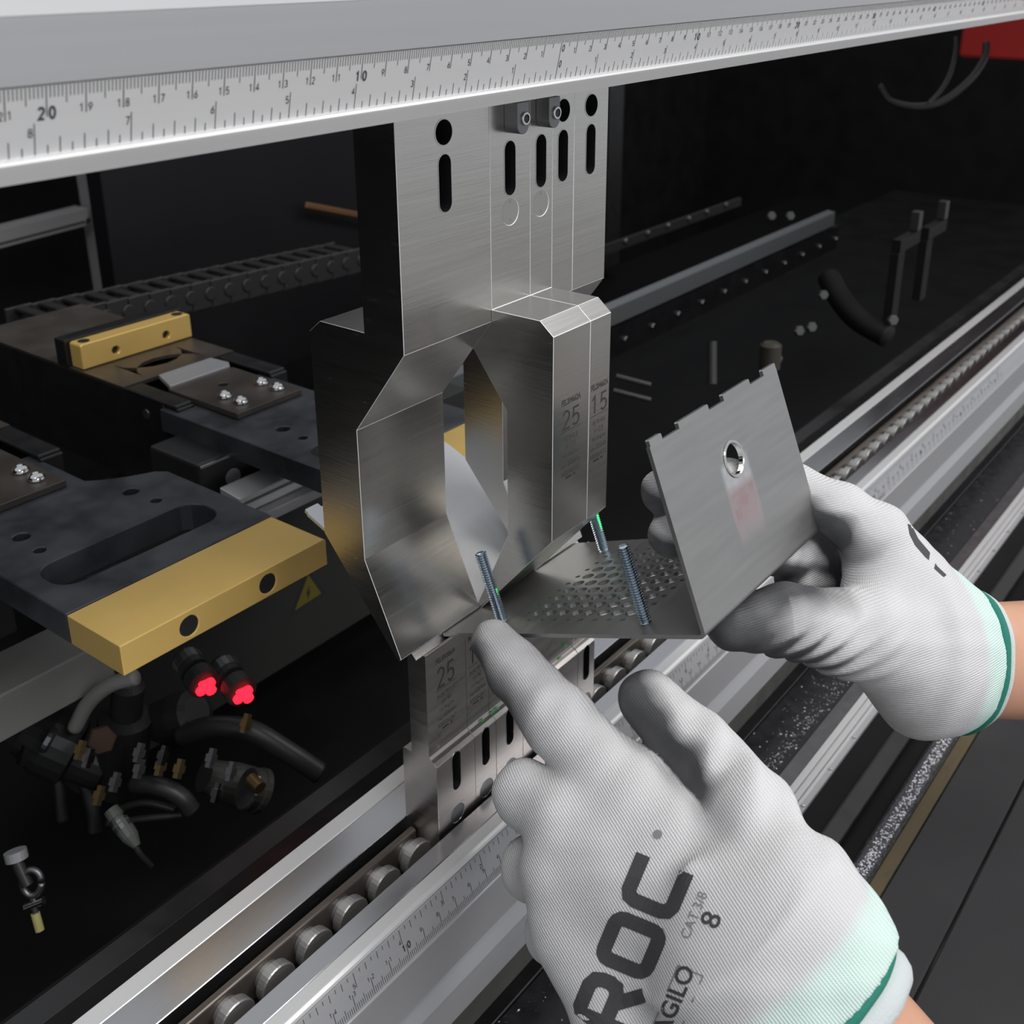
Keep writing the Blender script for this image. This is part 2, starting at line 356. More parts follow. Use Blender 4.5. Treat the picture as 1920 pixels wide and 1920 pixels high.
fd = np.array([0.0, 0.10-4.287, -351.196+336.882]); fl_d = np.linalg.norm(fd); fd /= fl_d; nd = np.array([0.0, fd[2], -fd[1]]); nd = nd if nd[1] < 0 else -nd
strip_marks(bed, (0, 4.287, -336.882), fd, nd, fl_d, True, -290, 720, (290, 420))
# little silver chips and clips along the rear edge of the bed
chipmat = chrome
for k, (px, py) in enumerate([(1545, 812), (1600, 770), (1640, 738), (1690, 698), (1735, 662), (1785, 622), (1830, 586), (1870, 553), (1905, 526), (628, 1531), (690, 1480), (525, 1605), (370, 1730), (205, 1862), (150, 1897), (452, 1656)]):
    p = atY(px, py, 69.5); sz = 2.2 if px > 1000 else 1.5
    V, F = lathe_vf((p[0], 69.2, -341.2+random.uniform(0, 1)), (1, 0.25, 0.1), [(-sz, 0.3), (-sz*0.5, 1.0), (sz*0.4, 0.9), (sz, 0.2)], 6)
    o = mesh('metal_chip', V, F, chrome if k % 4 else brass)
    tag(o, 'tiny curled metal chip lying along the back edge of the lower bed', 'metal chip', 'metal chips along the bed edge')

# ================================================================== PUNCHES
PY = 34.0
edgem = mat('painted_chamfer_highlight', (0.85, 0.85, 0.86), 0.5, 0.3)  # edge highlights put into the chamfer colour
insm = mat('dull_insert', (0.30, 0.30, 0.29), 0.5, 0.6)
PROF = [(-10, -15), (-10, -108.3), (17, -144.7), (17, -201.8), (-0.9, -242.4), (0.2, -243.3), (1.6, -242.9), (40, -197), (40, -108.8), (33.6, -103.5), (10, -103.5), (10, -15)]
def punch(x0, x1, rev, holes, label, clip=False, insert=False, group=None):
    cx = (x0+x1)/2; root = tag(empty('punch_segment', (cx, PY, -243.3)), label, 'punch', group)
    prof = [(PY-v if rev else PY+v, z) for v, z in PROF]
    b = prism('body', prof, x0, x1, steel, root)
    cut = []
    front = PY-10
    def pocket(P, depth):
        V, F = slab_vf(P, [], (0, front-2, 0), (1, 0, 0), (0, 0, 1), (0, -1, 0), depth+2)
        c = fixn(mesh('c', V, F, hole)); cut.append(c)
    if 'h' in holes: pocket(circle2(cx-0.3, -31.6, 4.6, 24), 12)
    if 's' in holes: pocket(obround2(cx-0.3, -49.7, 6.8, 21), 14)
    if insert: pocket(circle2(cx-0.2, -66.7, 5.2, 24), 0.5)
    if cut: carve(b, cut)
    md = b.modifiers.new('bevel', 'BEVEL'); md.width = 0.34*MM; md.segments = 1; md.limit_method = 'ANGLE'; md.angle_limit = math.radians(25); b.data.materials.append(edgem); md.material = len(b.data.materials)-1
    # chamfer rims round the openings, with the painted highlight
    def rim(name, P, P2, m):
        V, F = slab_vf(P, [P2], (0, front-0.12, 0), (1, 0, 0), (0, 0, 1), (0, -1, 0), 0.4); mesh(name, V, F, m, root)
    if 'h' in holes: rim('hole_chamfer', circle2(cx-0.3, -31.6, 4.95, 28), circle2(cx-0.3, -31.6, 4.5, 28), polish)
    if 's' in holes: rim('slot_chamfer', obround2(cx-0.3, -49.7, 7.5, 21.7), obround2(cx-0.3, -49.7, 6.7, 20.9), polish)
    if insert:
        V, F = slab_vf(circle2(cx-0.2, -66.7, 5.1, 28), [], (0, front+0.15, 0), (1, 0, 0), (0, 0, 1), (0, -1, 0), 0.3); mesh('round_insert', V, F, insm, root)
        mb = MB()
        for zz in (-63.2, -70.4): mb.add([(cx-0.3, front+0.1, zz), (cx-0.1, front+0.1, zz), (cx-0.1, front+0.1, zz+1), (cx-0.3, front+0.1, zz+1)], [(0, 1, 2, 3)])
        mb.build('insert_mark', etch, root)
    if clip:
        a = cx-3.7; c = cx+3.4; P = [(a, -24.5), (c, -24.5)]+[(cx-0.15+3.55*math.cos(t), -32.8+3.55*math.sin(t)) for t in np.linspace(0, -math.pi, 12)]
        V, F = slab_vf(P, [], (0, 17.6, 0), (1, 0, 0), (0, 0, 1), (0, -1, 0), front-17.6-0.05)
        k = fixn(mesh('safety_clip', V, F, gunm, root, bevel=0.4, seg=2))
        sc = lathe('clip_screw', (cx+0.9, 17.7, -30.6), (0, -1, 0), [(0, 2.5), (0.7, 2.5), (0.9, 2.3), (0.9, 1.7), (0.2, 1.6)], chrome, k, 24)
        mb = MB()
        for s in (-1, 0, 1):
            for sg in (-1, 1):
                p = np.array([cx+0.9+s*1.0, 17.0, -30.6]); V, F = box_vf(p[0]-0.25, p[0]+0.25, 16.95, 17.4, p[2]-1.5, p[2]+1.5)
        V, F = lathe_vf((cx+0.9, 17.5, -30.6), (0, -1, 0), [(0, 1.5), (0.45, 1.5)], 6); mb.add(V, F)
        sk = mb.build('screw_socket', hole, k)
    return root
pA = punch(-63.5, -13.05, False, 'hs', 'widest plain gooseneck punch, grey ground steel, bulging to the back')
pB = punch(-12.9, 12.05, True, 's', 'turned-round punch engraved 25, bulging to the front, with safety clip', True, True)
pC = punch(12.2, 27.0, True, 's', 'narrow turned-round punch engraved 15, bulging to the front, with safety clip', True, True)
pD = punch(27.15, 42.0, False, 'hs', 'narrow plain punch with round hole and slot beside the one engraved 15')
pE = punch(42.15, 67.0, False, 'hs', 'plain punch with round hole and slot at the end of the punch row')
HF = PY-40.0   # front face of the turned-round bulges
def engrave(root, cx, y, z, lines, big, wbig, small):
    mb = MB(); mg = MB(); A = (1, 0, 0); B = (0, 0, 1)
    code, num, rest, foot = lines
    put_text(mb, code, (cx, y, z), A, B, 2.7, wbig, bold=0.03)
    zb = z-2.2-big; put_digits(mb, num, (cx, y, zb), A, B, big, 'c', 0.115, wbig*0.92/(1.2*big))
    V, F = box_vf(cx-wbig*0.54, cx+wbig*0.54, y-0.02, y, zb-0.75, zb-0.5); mb.add(V, F)
    zz = zb-1.2
    for s, f in rest:
        zz -= small*1.62; put_text(mg, s, (cx, y, zz), A, B, small, wbig*f)
    zz -= 1.6
    n = 5
    for k in range(n): V, F = box_vf(cx-3.2+k*0.8, cx-2.6+k*0.8, y-0.02, y, zz, zz+1.0); mb.add(V, F)
    for k in range(2): V, F = box_vf(cx+2.0+k*0.8, cx+2.6+k*0.8, y-0.02, y, zz, zz+1.0); mb.add(V, F)
    mb.build('engraving', etch, root)['kind'] = 'stuff'; mg.build('fine_engraving', etchg, root)['kind'] = 'stuff'
REST = [('86°R=0.6', 0.72), ('H=220', 0.55), ('44.6kg/m', 0.8), ('max 350kN/m', 1.0), ('N000064112', 0.95)]
engrave(pB, -0.5, HF-0.03, -139.5, ('FEL204662A', '25', REST, ''), 8.6, 13.2, 2.35)
engrave(pC, 19.8, HF-0.03, -139.5, ('FEL204662A', '15', REST, ''), 8.6, 12.6, 2.35)

# ================================================================== DIES
DPROF = [(24+0, -240.8), (25.2, -240.8), (29.2, -245.0), (33.2, -240.8), (34.4, -240.8), (34.4, -292.2), (38.9, -292.2), (39.8, -293.2), (39.8, -349.0), (19.9, -349.0), (19.9, -294.2), (21.6, -292.8), (23.3, -292.2), (23.9, -290.6), (24, -289)]
DPROF = [(y+DY, z+DZ+(1.4 if z > -250 else 0)) for y, z in DPROF]
dxs = [(-55.4, -30.1), (-29.95, -14.9), (-14.75, 5.2), (5.35, 50.35), (50.5, 65.2)]
dl = ['die engraved 25 at the open end of the die row, tallest lettering fully visible', 'die engraved 1 beside the one engraved 25, fingertip over its second digit',
      'die segment behind the pointing finger, third from the die engraved 25', 'long plain die segment mostly hidden behind the index finger', 'die segment with a black slot, next to the half-round pins in the groove']
dl[0] = 'die with the whole engraving 25 in view, at the open end of the die row'
dies = []
for (a, b), lab in zip(dxs, dl):
    cx = (a+b)/2; r = tag(empty('die_segment', (cx, 33, -352)), lab, 'die')
    o = prism('body', DPROF, a, b, diesteel, r); fr = 19.9+DY; cut = []
    for P, dp in ((obround2(cx, -303.9+DZ, 5.4, 20), 9), (circle2(cx, -327.2+DZ, 4.6, 24), 0.5)):
        V, F = slab_vf(P, [], (0, fr-2, 0), (1, 0, 0), (0, 0, 1), (0, -1, 0), dp+2); cut.append(fixn(mesh('c', V, F, hole if dp > 1 else etchg)))
    carve(o, cut)
    md = o.modifiers.new('bevel', 'BEVEL'); md.width = 0.2*MM; md.segments = 1; md.limit_method = 'ANGLE'; md.angle_limit = math.radians(25)
    V, F = slab_vf(obround2(cx, -303.9+DZ, 6.0, 20.6), [obround2(cx, -303.9+DZ, 5.3, 19.9)], (0, fr-0.1, 0), (1, 0, 0), (0, 0, 1), (0, -1, 0), 0.3); mesh('slot_chamfer', V, F, polish, r)
    V, F = slab_vf(circle2(cx, -327.2+DZ, 4.5, 28), [], (0, fr+0.2, 0), (1, 0, 0), (0, 0, 1), (0, -1, 0), 0.25); mesh('round_insert', V, F, gunm, r)
    dies.append(r)
REST2 = [('8x86°R=1.5', 0.95), ('H=90', 0.5), ('15.9kg/m', 0.75), ('max 650kN/m', 1.0), ('R000062567', 0.95)]
engrave(dies[0], -43.2, 24+DY-0.03, -250.5, ('FEL893869', '25', REST2, ''), 10.5, 12.2, 2.3)
engrave(dies[1], -22.6, 24+DY-0.03, -250.5, ('FEL893869', '10', REST2, ''), 10.5, 11.0, 2.3)

for i, (px, py) in enumerate(((925, 1338), (933, 1333), (906, 1350), (1060, 1212), (1048, 1235))):
    p = atY(px, py, 22.4+DY) if i < 3 else atY(px, py, 24+DY-0.6)
    pz = -294.2+DZ+1.9 if i < 3 else p[2]
    V, F = tube_vf(spline([(p[0]-1.2, p[1], pz), (p[0]-0.3, p[1]-0.3, pz+0.9), (p[0]+0.6, p[1], pz+0.2), (p[0]+1.4, p[1]-0.2, pz+0.8)], 4), 0.28, 6)
    tag(mesh('laser_lit_chip', V, F, laser_green), 'tiny curled metal chip coloured as lit green by the laser, clinging to the ' + ('die ledge left of the pointing finger' if i < 3 else 'die face under the perforated floor'), 'chip', 'laser-lit chips on the dies')

# ================================================================== WORKPIECE: bent sheet bracket with perforated floor
ti = math.radians(21.5); tc_, ts_ = math.cos(ti), math.sin(ti)
WX0, WX1 = -37.4, 60.4
WP0 = np.array([0, 33.7, -243.35])
wp = tag(empty('sheet_metal_bracket', (11.5, -20, -246)), 'grey bent sheet metal bracket with a perforated floor and studs, pressed between punches and dies', 'metal bracket')
dirF = np.array([0, -tc_, ts_]); nF = np.array([0, ts_, tc_]); dirR = np.array([0, tc_, ts_]); nR = np.array([0, -ts_, tc_]); AX = np.array([1.0, 0, 0])
TH = 1.6
holes = []
xs = [-18.6+7.42*k for k in range(9)]; ss = [39.6+6.95*k for k in range(8)]
for x in xs:
    holes += [circle2(x, s, 2.75, 14) for s in ss]
    holes += [circle2(x, 33.7, 1.25, 8), circle2(x, 94.2, 1.25, 8)]
for s in ss: holes += [circle2(-25.2, s, 1.25, 8), circle2(47.4, s, 1.25, 8)]
V, F = slab_vf([(WX0, 0.2), (WX1, 0.2), (WX1, 130.2), (WX0, 130.2)], holes, WP0, AX, dirF, nF, TH)
fixn(mesh('perforated_floor', V, F, sheet, wp))
def tabbed(L, tabh):
    W = WX1-WX0; T = []
    for a, b in ((0, 0.09), (0.20, 0.43), (0.54, 0.767), (0.88, 1.0)):
        T += [(WX0+a*W+0.6, L), (WX0+a*W+0.6, L+tabh-0.4), (WX0+a*W+1.0, L+tabh), (WX0+b*W-0.6, L+tabh), (WX0+b*W-0.2, L+tabh-0.4), (WX0+b*W-0.2, L)]
    return [(WX0, 0), (WX0, L)]+T+[(WX1, L), (WX1, 0)]
# rear flange behind the punches
V, F = slab_vf([(x, y+0.2) for x, y in tabbed(86.5, 2.6)], [], WP0, AX, dirR, nR, TH)
fixn(mesh('rear_flange', V, F, mat('sheet_with_painted_glare', (0.72, 0.73, 0.75), 0.42, 0.5, ((60, 60, 60), 0.14)), wp))  # same sheet metal, lightened in colour for the lamp's reflection
# bend and front flange (square to the floor)
FO = WP0+dirF*130.2
prof = []
for k in range(9):
    a = math.pi/2*k/8; c = FO+nF*1.0; prof.append(c+dirF*math.sin(a)*2.6-nF*math.cos(a)*2.6)
for k in range(8, -1, -1):
    a = math.pi/2*k/8; c = FO+nF*1.0; prof.append(c+dirF*math.sin(a)*1.0-nF*math.cos(a)*1.0)
prism('bend', [(p[1], p[2]) for p in prof], WX0, WX1, sheet, wp)
FB = FO+nF*1.0+dirF*2.6; HH = 68.6
holeC = (11.6, 47.0)
V, F = slab_vf(tabbed(HH, 2.4), [circle2(holeC[0], holeC[1], 6.4, 28)], FB, AX, nF, dirF, TH)
flange_mat = sheet.copy(); flange_mat.name = 'brushed_sheet_with_painted_reflection'; nt = flange_mat.node_tree  # copy of the sheet material that carries the painted reflection
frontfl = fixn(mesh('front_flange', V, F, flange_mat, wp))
V, F = lathe_vf(FB+AX*holeC[0]+nF*holeC[1]+dirF*0.25, -dirF, [(0, 5.9), (-0.3, 6.3), (-0.3, 7.0), (0.1, 7.3), (0.25, 6.6), (1.8, 6.6), (1.8, 5.9), (0, 5.9)], 36, False)
fixn(mesh('hole_collar', V, F, chrome, wp))
# studs with real thread ridges
def stud(x, s, L=31, r=2.5):
    p0 = WP0+AX*x+dirF*s+nF*0.05; pr = [(0, r*0.92)]; t = 0.5
    while t < L-0.6: pr += [(t, r*0.74), (t+0.1, r*0.74), (t+0.45, r), (t+0.65, r)]; t += 1.05
    pr += [(L-0.3, r*0.8), (L, r*0.62)]
    lathe('threaded_stud', p0, nF, pr, zinc, wp, 16)
for x, s in ((-26.0, 25.5), (-27.2, 100.5), (48.4, 27.5), (49.0, 100.5)): stud(x, s)

# reflection painted into the front flange colour below its hole (object space)
fo = frontfl; 
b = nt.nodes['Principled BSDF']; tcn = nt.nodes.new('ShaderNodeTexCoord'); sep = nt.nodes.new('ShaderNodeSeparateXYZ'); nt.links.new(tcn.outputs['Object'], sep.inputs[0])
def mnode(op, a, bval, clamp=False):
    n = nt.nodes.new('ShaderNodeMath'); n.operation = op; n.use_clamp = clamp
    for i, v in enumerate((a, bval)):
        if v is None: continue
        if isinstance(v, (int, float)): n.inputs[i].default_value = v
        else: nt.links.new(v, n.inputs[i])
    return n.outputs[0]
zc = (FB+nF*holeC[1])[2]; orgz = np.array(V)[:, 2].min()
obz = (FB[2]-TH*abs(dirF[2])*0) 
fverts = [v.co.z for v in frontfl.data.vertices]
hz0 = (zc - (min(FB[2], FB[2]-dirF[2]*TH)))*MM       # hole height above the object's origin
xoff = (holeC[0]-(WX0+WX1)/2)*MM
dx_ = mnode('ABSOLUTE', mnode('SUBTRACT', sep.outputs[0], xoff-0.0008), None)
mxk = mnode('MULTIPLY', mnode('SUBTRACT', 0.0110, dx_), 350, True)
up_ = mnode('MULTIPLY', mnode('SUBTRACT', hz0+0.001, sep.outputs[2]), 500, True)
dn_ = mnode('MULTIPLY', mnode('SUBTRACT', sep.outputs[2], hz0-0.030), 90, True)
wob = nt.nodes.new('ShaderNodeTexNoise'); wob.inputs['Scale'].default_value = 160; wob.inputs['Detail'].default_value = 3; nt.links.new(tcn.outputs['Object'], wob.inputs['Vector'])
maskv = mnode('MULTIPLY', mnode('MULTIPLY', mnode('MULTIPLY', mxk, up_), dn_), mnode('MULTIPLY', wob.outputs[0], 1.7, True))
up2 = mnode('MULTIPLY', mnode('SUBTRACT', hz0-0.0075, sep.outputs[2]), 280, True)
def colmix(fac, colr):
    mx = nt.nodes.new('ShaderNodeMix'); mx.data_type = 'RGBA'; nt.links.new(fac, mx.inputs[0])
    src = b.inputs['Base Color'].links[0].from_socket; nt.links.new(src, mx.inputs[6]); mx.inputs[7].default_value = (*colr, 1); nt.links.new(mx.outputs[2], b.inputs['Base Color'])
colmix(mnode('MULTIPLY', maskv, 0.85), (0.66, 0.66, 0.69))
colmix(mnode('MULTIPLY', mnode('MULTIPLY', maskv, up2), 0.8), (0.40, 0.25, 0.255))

# ================================================================== BACKGAUGE FINGERS
def finger():
    r = tag(empty('backgauge_finger', (-75, 200, -253)), '', 'stop finger')
    x0, x1 = -132.2, -17.6
    # gold stop block with two bores
    O = (0, 125.8, 0); outl = [(x0, -251.5), (x1, -251.5), (x1, -238.2), (x1-1.2, -237), (x0, -237)]
    V, F = slab_vf(outl, [circle2(-98.5, -244.6, 4.9, 24), circle2(-54.5, -244.6, 4.9, 24)], O, (1, 0, 0), (0, 0, 1), (0, -1, 0), 38.6)
    g = fixn(mesh('stop_block', V, F, gold, r, bevel=0.5, seg=2)); tag(g, 'gold anodised stop block with two bored holes')
    for xx in (-98.5, -54.5):
        lathe('bore_lining', (xx, 126.4, -244.6), (0, 1, 0), [(0, 4.85), (0, 4.2), (9, 4.2), (9, 4.85)], hole, g, 24); cyl('bolt', (xx, 139, -244.6), (xx, 134.5, -244.6), 4.1, chrome, g)
    # black plate with long slot, narrowing towards the carriage
    rr = []
    P = [(x0, 165.2), (x1, 165.2), (x1, 250), (-22, 256), (-34, 262), (-44, 268), (-52, 276), (-52, 330), (x0, 330)]
    slot = []
    sx0, sx1, sy0, sy1, rad = -121.5, -31.5, 184.5, 211, 11
    for cxx, cyy, a0 in ((sx1-rad, sy1-rad, 0), (sx0+rad, sy1-rad, 90), (sx0+rad, sy0+rad, 180), (sx1-rad, sy0+rad, 270)):
        for k in range(7): a = math.radians(a0+15*k); slot.append((cxx+rad*math.cos(a), cyy+rad*math.sin(a)))
    hs = [slot]+[circle2(x, y, rad2, 16) for x, y, rad2 in ((-106.6, 245, 4.2), (-44.9, 245, 4.2), (-108.2, 225.8, 3.0), (-43, 225.8, 3.0))]
    V, F = slab_vf(P, hs, (0, 0, -236.8), (1, 0, 0), (0, 1, 0), (0, 0, 1), 15)
    fixn(mesh('finger_plate', V, F, burn, r, bevel=0.5))
    box('slot_guide_rail', -124, -80, 196, 204, -258, -252.2, chrome, r); box('slot_guide_block', -96, -76, 188, 212, -264, -252.2, gunm, r)
    # screw plate with four dome screws
    V, F = slab_vf([(-114, 277), (-62, 277), (-62, 345), (-70, 352), (-106, 352), (-114, 345)], [circle2(-87.4, 324, 3.4, 16)], (0, 0, -232.6), (1, 0, 0), (0, 1, 0), (0, 0, 1), 4)
    sp = fixn(mesh('screw_plate', V, F, burnb, r, bevel=0.4))
    for xx in (-101, -71.5):
        for yy in (305, 289.5):
            s = lathe('dome_screw', (xx, yy, -232.6), (0, 0, 1), [(0, 4.7), (0.8, 4.7), (2.0, 4.3), (3.2, 3.2), (3.8, 1.9), (3.8, 1.7), (2.6, 1.5)], chrome, sp, 20, smooth=True)
    V, F = slab_vf([(-112, 346), (-64, 346), (-60, 352), (-62, 369), (-104, 369)], [], (0, 0, -231.2), (1, 0, 0), (0, 1, 0), (0, 0, 1), 3)
    fixn(mesh('silver_strip', V, F, anod, r, bevel=0.3))
    # folded black housing
    prof = [(330, -232.8), (331.5, -234.2), (560, -234.2), (560, -300), (322, -300), (322, -268)]
    V, F = slab_vf([(332, -233.5), (560, -233.5), (560, -300), (316, -300), (318, -262), (328, -240)], [circle2(349.5, -246, 3.6, 16)], (-129, 0, 0), (0, 1, 0), (0, 0, 1), (-1, 0, 0), 3)
    fixn(mesh('housing_side', V, F, blackp, r, bevel=0.4))
    V, F = slab_vf([(332, -233.5), (560, -233.5), (560, -300), (316, -300), (318, -262), (328, -240)], [], (-40, 0, 0), (0, 1, 0), (0, 0, 1), (1, 0, 0), 3)
    fixn(mesh('housing_side', V, F, blackp, r, bevel=0.4))
    V, F = slab_vf([(-129, 372), (-40, 372), (-40, 560), (-129, 560)], [obround2(-84, 396, 50, 16)], (0, 0, -232.9), (1, 0, 0), (0, 1, 0), (0, 0, 1), 2.4)
    fixn(mesh('housing_top', V, F, burnb, r))
    for a, b in ((-129, -116), (-54, -40)):
        box('housing_lip', a, b, 318, 371, -236, -233.2, blackp, r, bevel=1.2, seg=2); box('lip_front', a, b, 316, 319, -262, -235, blackp, r, bevel=1, seg=2)
    lathe('side_button', (-129.2, 349.5, -246), (-1, 0, 0), [(0, 3.4), (0.6, 3.2)], gunm, r)
    # guide carriage below with nameplate
    V, F = slab_vf([(340, -236.8), (268, -236.8), (263.5, -238), (274, -255), (318, -268), (336, -272)], [], (-115.5, 0, 0), (0, 1, 0), (0, 0, 1), (-1, 0, 0), 2.2)
    fixn(mesh('gusset', V, F, blackp, r, bevel=0.3))
    cyl('gusset_screw', (-117.8, 286, -252), (-115.4, 286, -252), 2.4, gunm, r)
    box('carriage_block', -153, -106, 267, 315, -300, -250, plastic, r, bevel=2, seg=2)
    box('carriage_edge_strip', -152.4, -112, 265.8, 267, -252.6, -250.6, chrome, r)
    box('orange_label', -115, -109.5, 266.2, 266.95, -263, -256, orange, r, bevel=0)
    lathe('round_badge', (-129.5, 266.95, -266), (0, -1, 0), [(0, 5.4), (0.5, 5.4), (0.5, 4.2), (0.3, 4.2), (0.3, 1.9), (0.5, 1.9)], anodg, r, 24)
    # rear gold upper stop on the housing
    O = (0, 420, 0); V, F = slab_vf([(-127, -232.4), (-38.5, -232.4), (-38.5, -216), (-40, -215), (-125.6, -215), (-127, -216)], [circle2(-101, -225.5, 3.0, 18), circle2(-60, -225.5, 3.0, 18)], O, (1, 0, 0), (0, 0, 1), (0, -1, 0), 13)
    u = fixn(mesh('upper_stop_block', V, F, gold, r, bevel=0.5)); tag(u, 'gold anodised bar with two small holes')
    for xx in (-101, -60): cyl('small_bore', (xx, 426, -225.5), (xx, 423, -225.5), 2.9, hole, u)
    for xx in (-120, -45): lathe('counterbore', (xx, 426.5, -214.9), (0, 0, 1), [(0, 4.0), (0.15, 4.0), (0.15, 3.0), (0.05, 3.0)], hole, u)
    box('stop_backing', -130, -36, 434, 446, -232.4, -214, blackp, r)
    return r
f1 = finger(); f1['label'] = 'black backgauge finger carrying the gold block with the two large open bores, nearest the press beam\'s 20 mark'
f1['label'] = 'black backgauge finger with a long slot and a fully visible gold stop block'
f2 = copy_tree(f1, None, 166.4, 'black backgauge finger carriage with gold bar on top, its front block behind the widest punch')
for f in (f1, f2): f['group'] = 'backgauge fingers'

# pale linear rail under the far finger
gr = empty('linear_guide_rail', (90, 246, -290)); tag(gr, 'pale aluminium guide rail under the far backgauge finger', 'guide rail')
prism('profile', [(240, -266), (258, -264), (258, -277), (240, -277)], 20, 165, anodl, gr, bevel=0.5)
prism('profile_groove', [(239.4, -269.5), (240.2, -269.5), (240.2, -271), (239.4, -271)], 20, 165, gunm, gr)
prism('profile_flange', [(232, -277.3), (258, -277.3), (258, -284), (232, -284)], 24, 165, anod, gr, bevel=0.4)

# ================================================================== INTERIOR BACKGROUND
# grey cross beam at the lower left
a = atY(0, 1305, 262); b_ = atY(0, 1395, 262)
gb = box('cross_beam', -420, -60, 262, 300, b_[2], a[2], greyp, bevel=1); tag(gb, 'grey painted cross beam below the gold stop block', 'beam')
# dark grey cover with the warning sign
c0 = atY(690, 1155, 330); c1 = atY(490, 1298, 330)
cv = box('drive_cover', -60, 330, 330, 420, c0[2], -314, dgrey, bevel=1); tag(cv, 'dark grey machine cover with a warning triangle', 'machine cover')
ws = empty('warning_sign', atY(580, 1120, 329.5)); tag(ws, 'yellow warning triangle with lightning bolt on the dark grey cover', 'warning sign')
T = [atY(543, 1158, 329.4), atY(612, 1113, 329.4), atY(578, 1064, 329.4)]
V, F = slab_vf([(p[0], p[2]) for p in T], [], (0, 329.8, 0), (1, 0, 0), (0, 0, 1), (0, -1, 0), 0.3); fixn(mesh('sign_border', V, F, ink, ws))
cen = sum(T)/3; T2 = [cen+(p-cen)*0.72 for p in T]
V, F = slab_vf([(p[0], p[2]) for p in T2], [], (0, 329.4, 0), (1, 0, 0), (0, 0, 1), (0, -1, 0), 0.2); fixn(mesh('sign_field', V, F, yellow, ws))
bz = [(1.5, 5), (-2.2, -0.6), (-0.2, -0.6), (-1.4, -5), (2.2, 0.8), (0.3, 0.8)]
V, F = slab_vf([(cen[0]+x*1.1, cen[2]+z*1.1) for x, z in bz], [], (0, 329.1, 0), (1, 0, 0), (0, 0, 1), (0, -1, 0), 0.15); fixn(mesh('bolt_symbol', V, F, ink, ws))
# black channel beneath
ch = empty('inner_channel', (0, 200, -560)); tag(ch, 'long black folded sheet channel behind the lower bed', 'channel')
prism('channel_lip', [(92.5, -353), (104, -352), (104, -358), (92.5, -360)], XL, XR, blackp, ch, bevel=0.4)
prism('channel_wall', [(118, -372), (124, -372), (124, -520), (118, -520)], XL, XR, blackm, ch, bevel=0.5)
prism('channel_base', [(92.5, -520.5), (700, -520.5), (700, -526), (92.5, -526)], XL, XR, blackm, ch)
# far linear rail with bolts
rl = empty('bolted_linear_rail', (1000, 405, -390)); tag(rl, 'long silver linear rail above a black strip with a row of bolts', 'linear rail')
prism('rail', [(400, -339), (412, -337), (412, -362), (400, -360)], 330, 1275, mat('dim_rail_steel', (0.22, 0.235, 0.24), 0.4, 0.5), rl, bevel=0.5)
prism('bolt_strip', [(398, -362.5), (420, -362.5), (420, -398), (399, -398)], 330, 1292, blackp, rl)
bv, bf = lathe_vf((0, 398.6, -381.5), (0, -1, 0), [(0, 3.4), (2.0, 3.4), (3.0, 2.6)], 10); b0 = None
for k in range(-5, 11):
    x = 686.3+59.7*k
    if b0 is None: b0 = mesh('bolt', [(v[0]+x, v[1], v[2]) for v in bv], bf, chrome, rl); bx0 = x
    else: c = b0.copy(); COL.objects.link(c); c.location.x += (x-bx0)*MM
# upper thin rail with bolts
a = atY(1137, 470, 640); b_ = atY(1390, 380, 640)
ul = empty('upper_bolt_strip', ((a[0]+b_[0])/2, 640, a[2]-8)); tag(ul, 'thin dark strip with small bolts high in the machine', 'bolt strip')
prism('strip', [(640, a[2]-6), (646, a[2]-6), (646, a[2]+8), (640, a[2]+8)], a[0]-300, b_[0], plastic, ul)
for px, py in ((1172, 452), (1214, 437), (1252, 423), (1291, 410), (1325, 397), (1361, 384)):
    p = atY(px, py, 639.5); lathe('bolt', (p[0], 639.8, p[2]), (0, -1, 0), [(0, 4.5), (3, 4.2), (4, 3)], gunm, ul, 10)
# dark panels
pnl = box('cabinet_panel', atY(205, 450, 900)[0], 1330, 900, 930, -500, 300, mat('blue_black_panel', (0.0065, 0.0066, 0.0082), 0.55, 0.0, ((8, 8, 8), 0.15), spec=0.25), bevel=1); tag(pnl, 'large blue-black cabinet panel behind the punches', 'panel')
post = box('black_post', 1352, 1400, 860, 930, -520, 300, blackp, bevel=2); tag(post, 'narrow black upright at the end of the cabinet panel', 'post')
ip = box('inner_floor_tray', -700, 2300, 104.5, 900, -560, -540, mat('deep_black_tray', (0.003, 0.003, 0.0034), 0.6, 0.0, spec=0.12), bevel=0); tag(ip, 'matt black tray floor inside the machine', 'tray')
# cable carrier chain
cc = empty('cable_carrier', (200, 640, -235)); tag(cc, 'black link cable carrier chain lying along the machine', 'cable carrier')
A0 = atY(222, 586, 660); A1 = atY(665, 488, 660)
n = 14
lv = MB(); 
for sgn in (0, 1): V, F = box_vf(-13, 13, 0+sgn*44, 4+sgn*44, -16, 12); lv.add(V, F)
V, F = box_vf(-5, 5, 4, 44, 8, 12); lv.add(V, F); V, F = box_vf(-9, 9, 4, 44, -16, -13); lv.add(V, F)
V, F = lathe_vf((11, -1.5, -2), (0, 1, 0), [(0, 7), (1.5, 7)], 14); lv.add(V, F)
l0 = None
for k in range(-3, n):
    p = A0+(A1-A0)*k/(n-1)
    if l0 is None: l0 = mesh('chain_link', [(v[0]+p[0], v[1]+p[1], v[2]+p[2]) for v in lv.V], lv.F, plastic, cc, bevel=1); lp = p
    else: c = l0.copy(); COL.objects.link(c); c.location += Vector((p-lp)*MM)
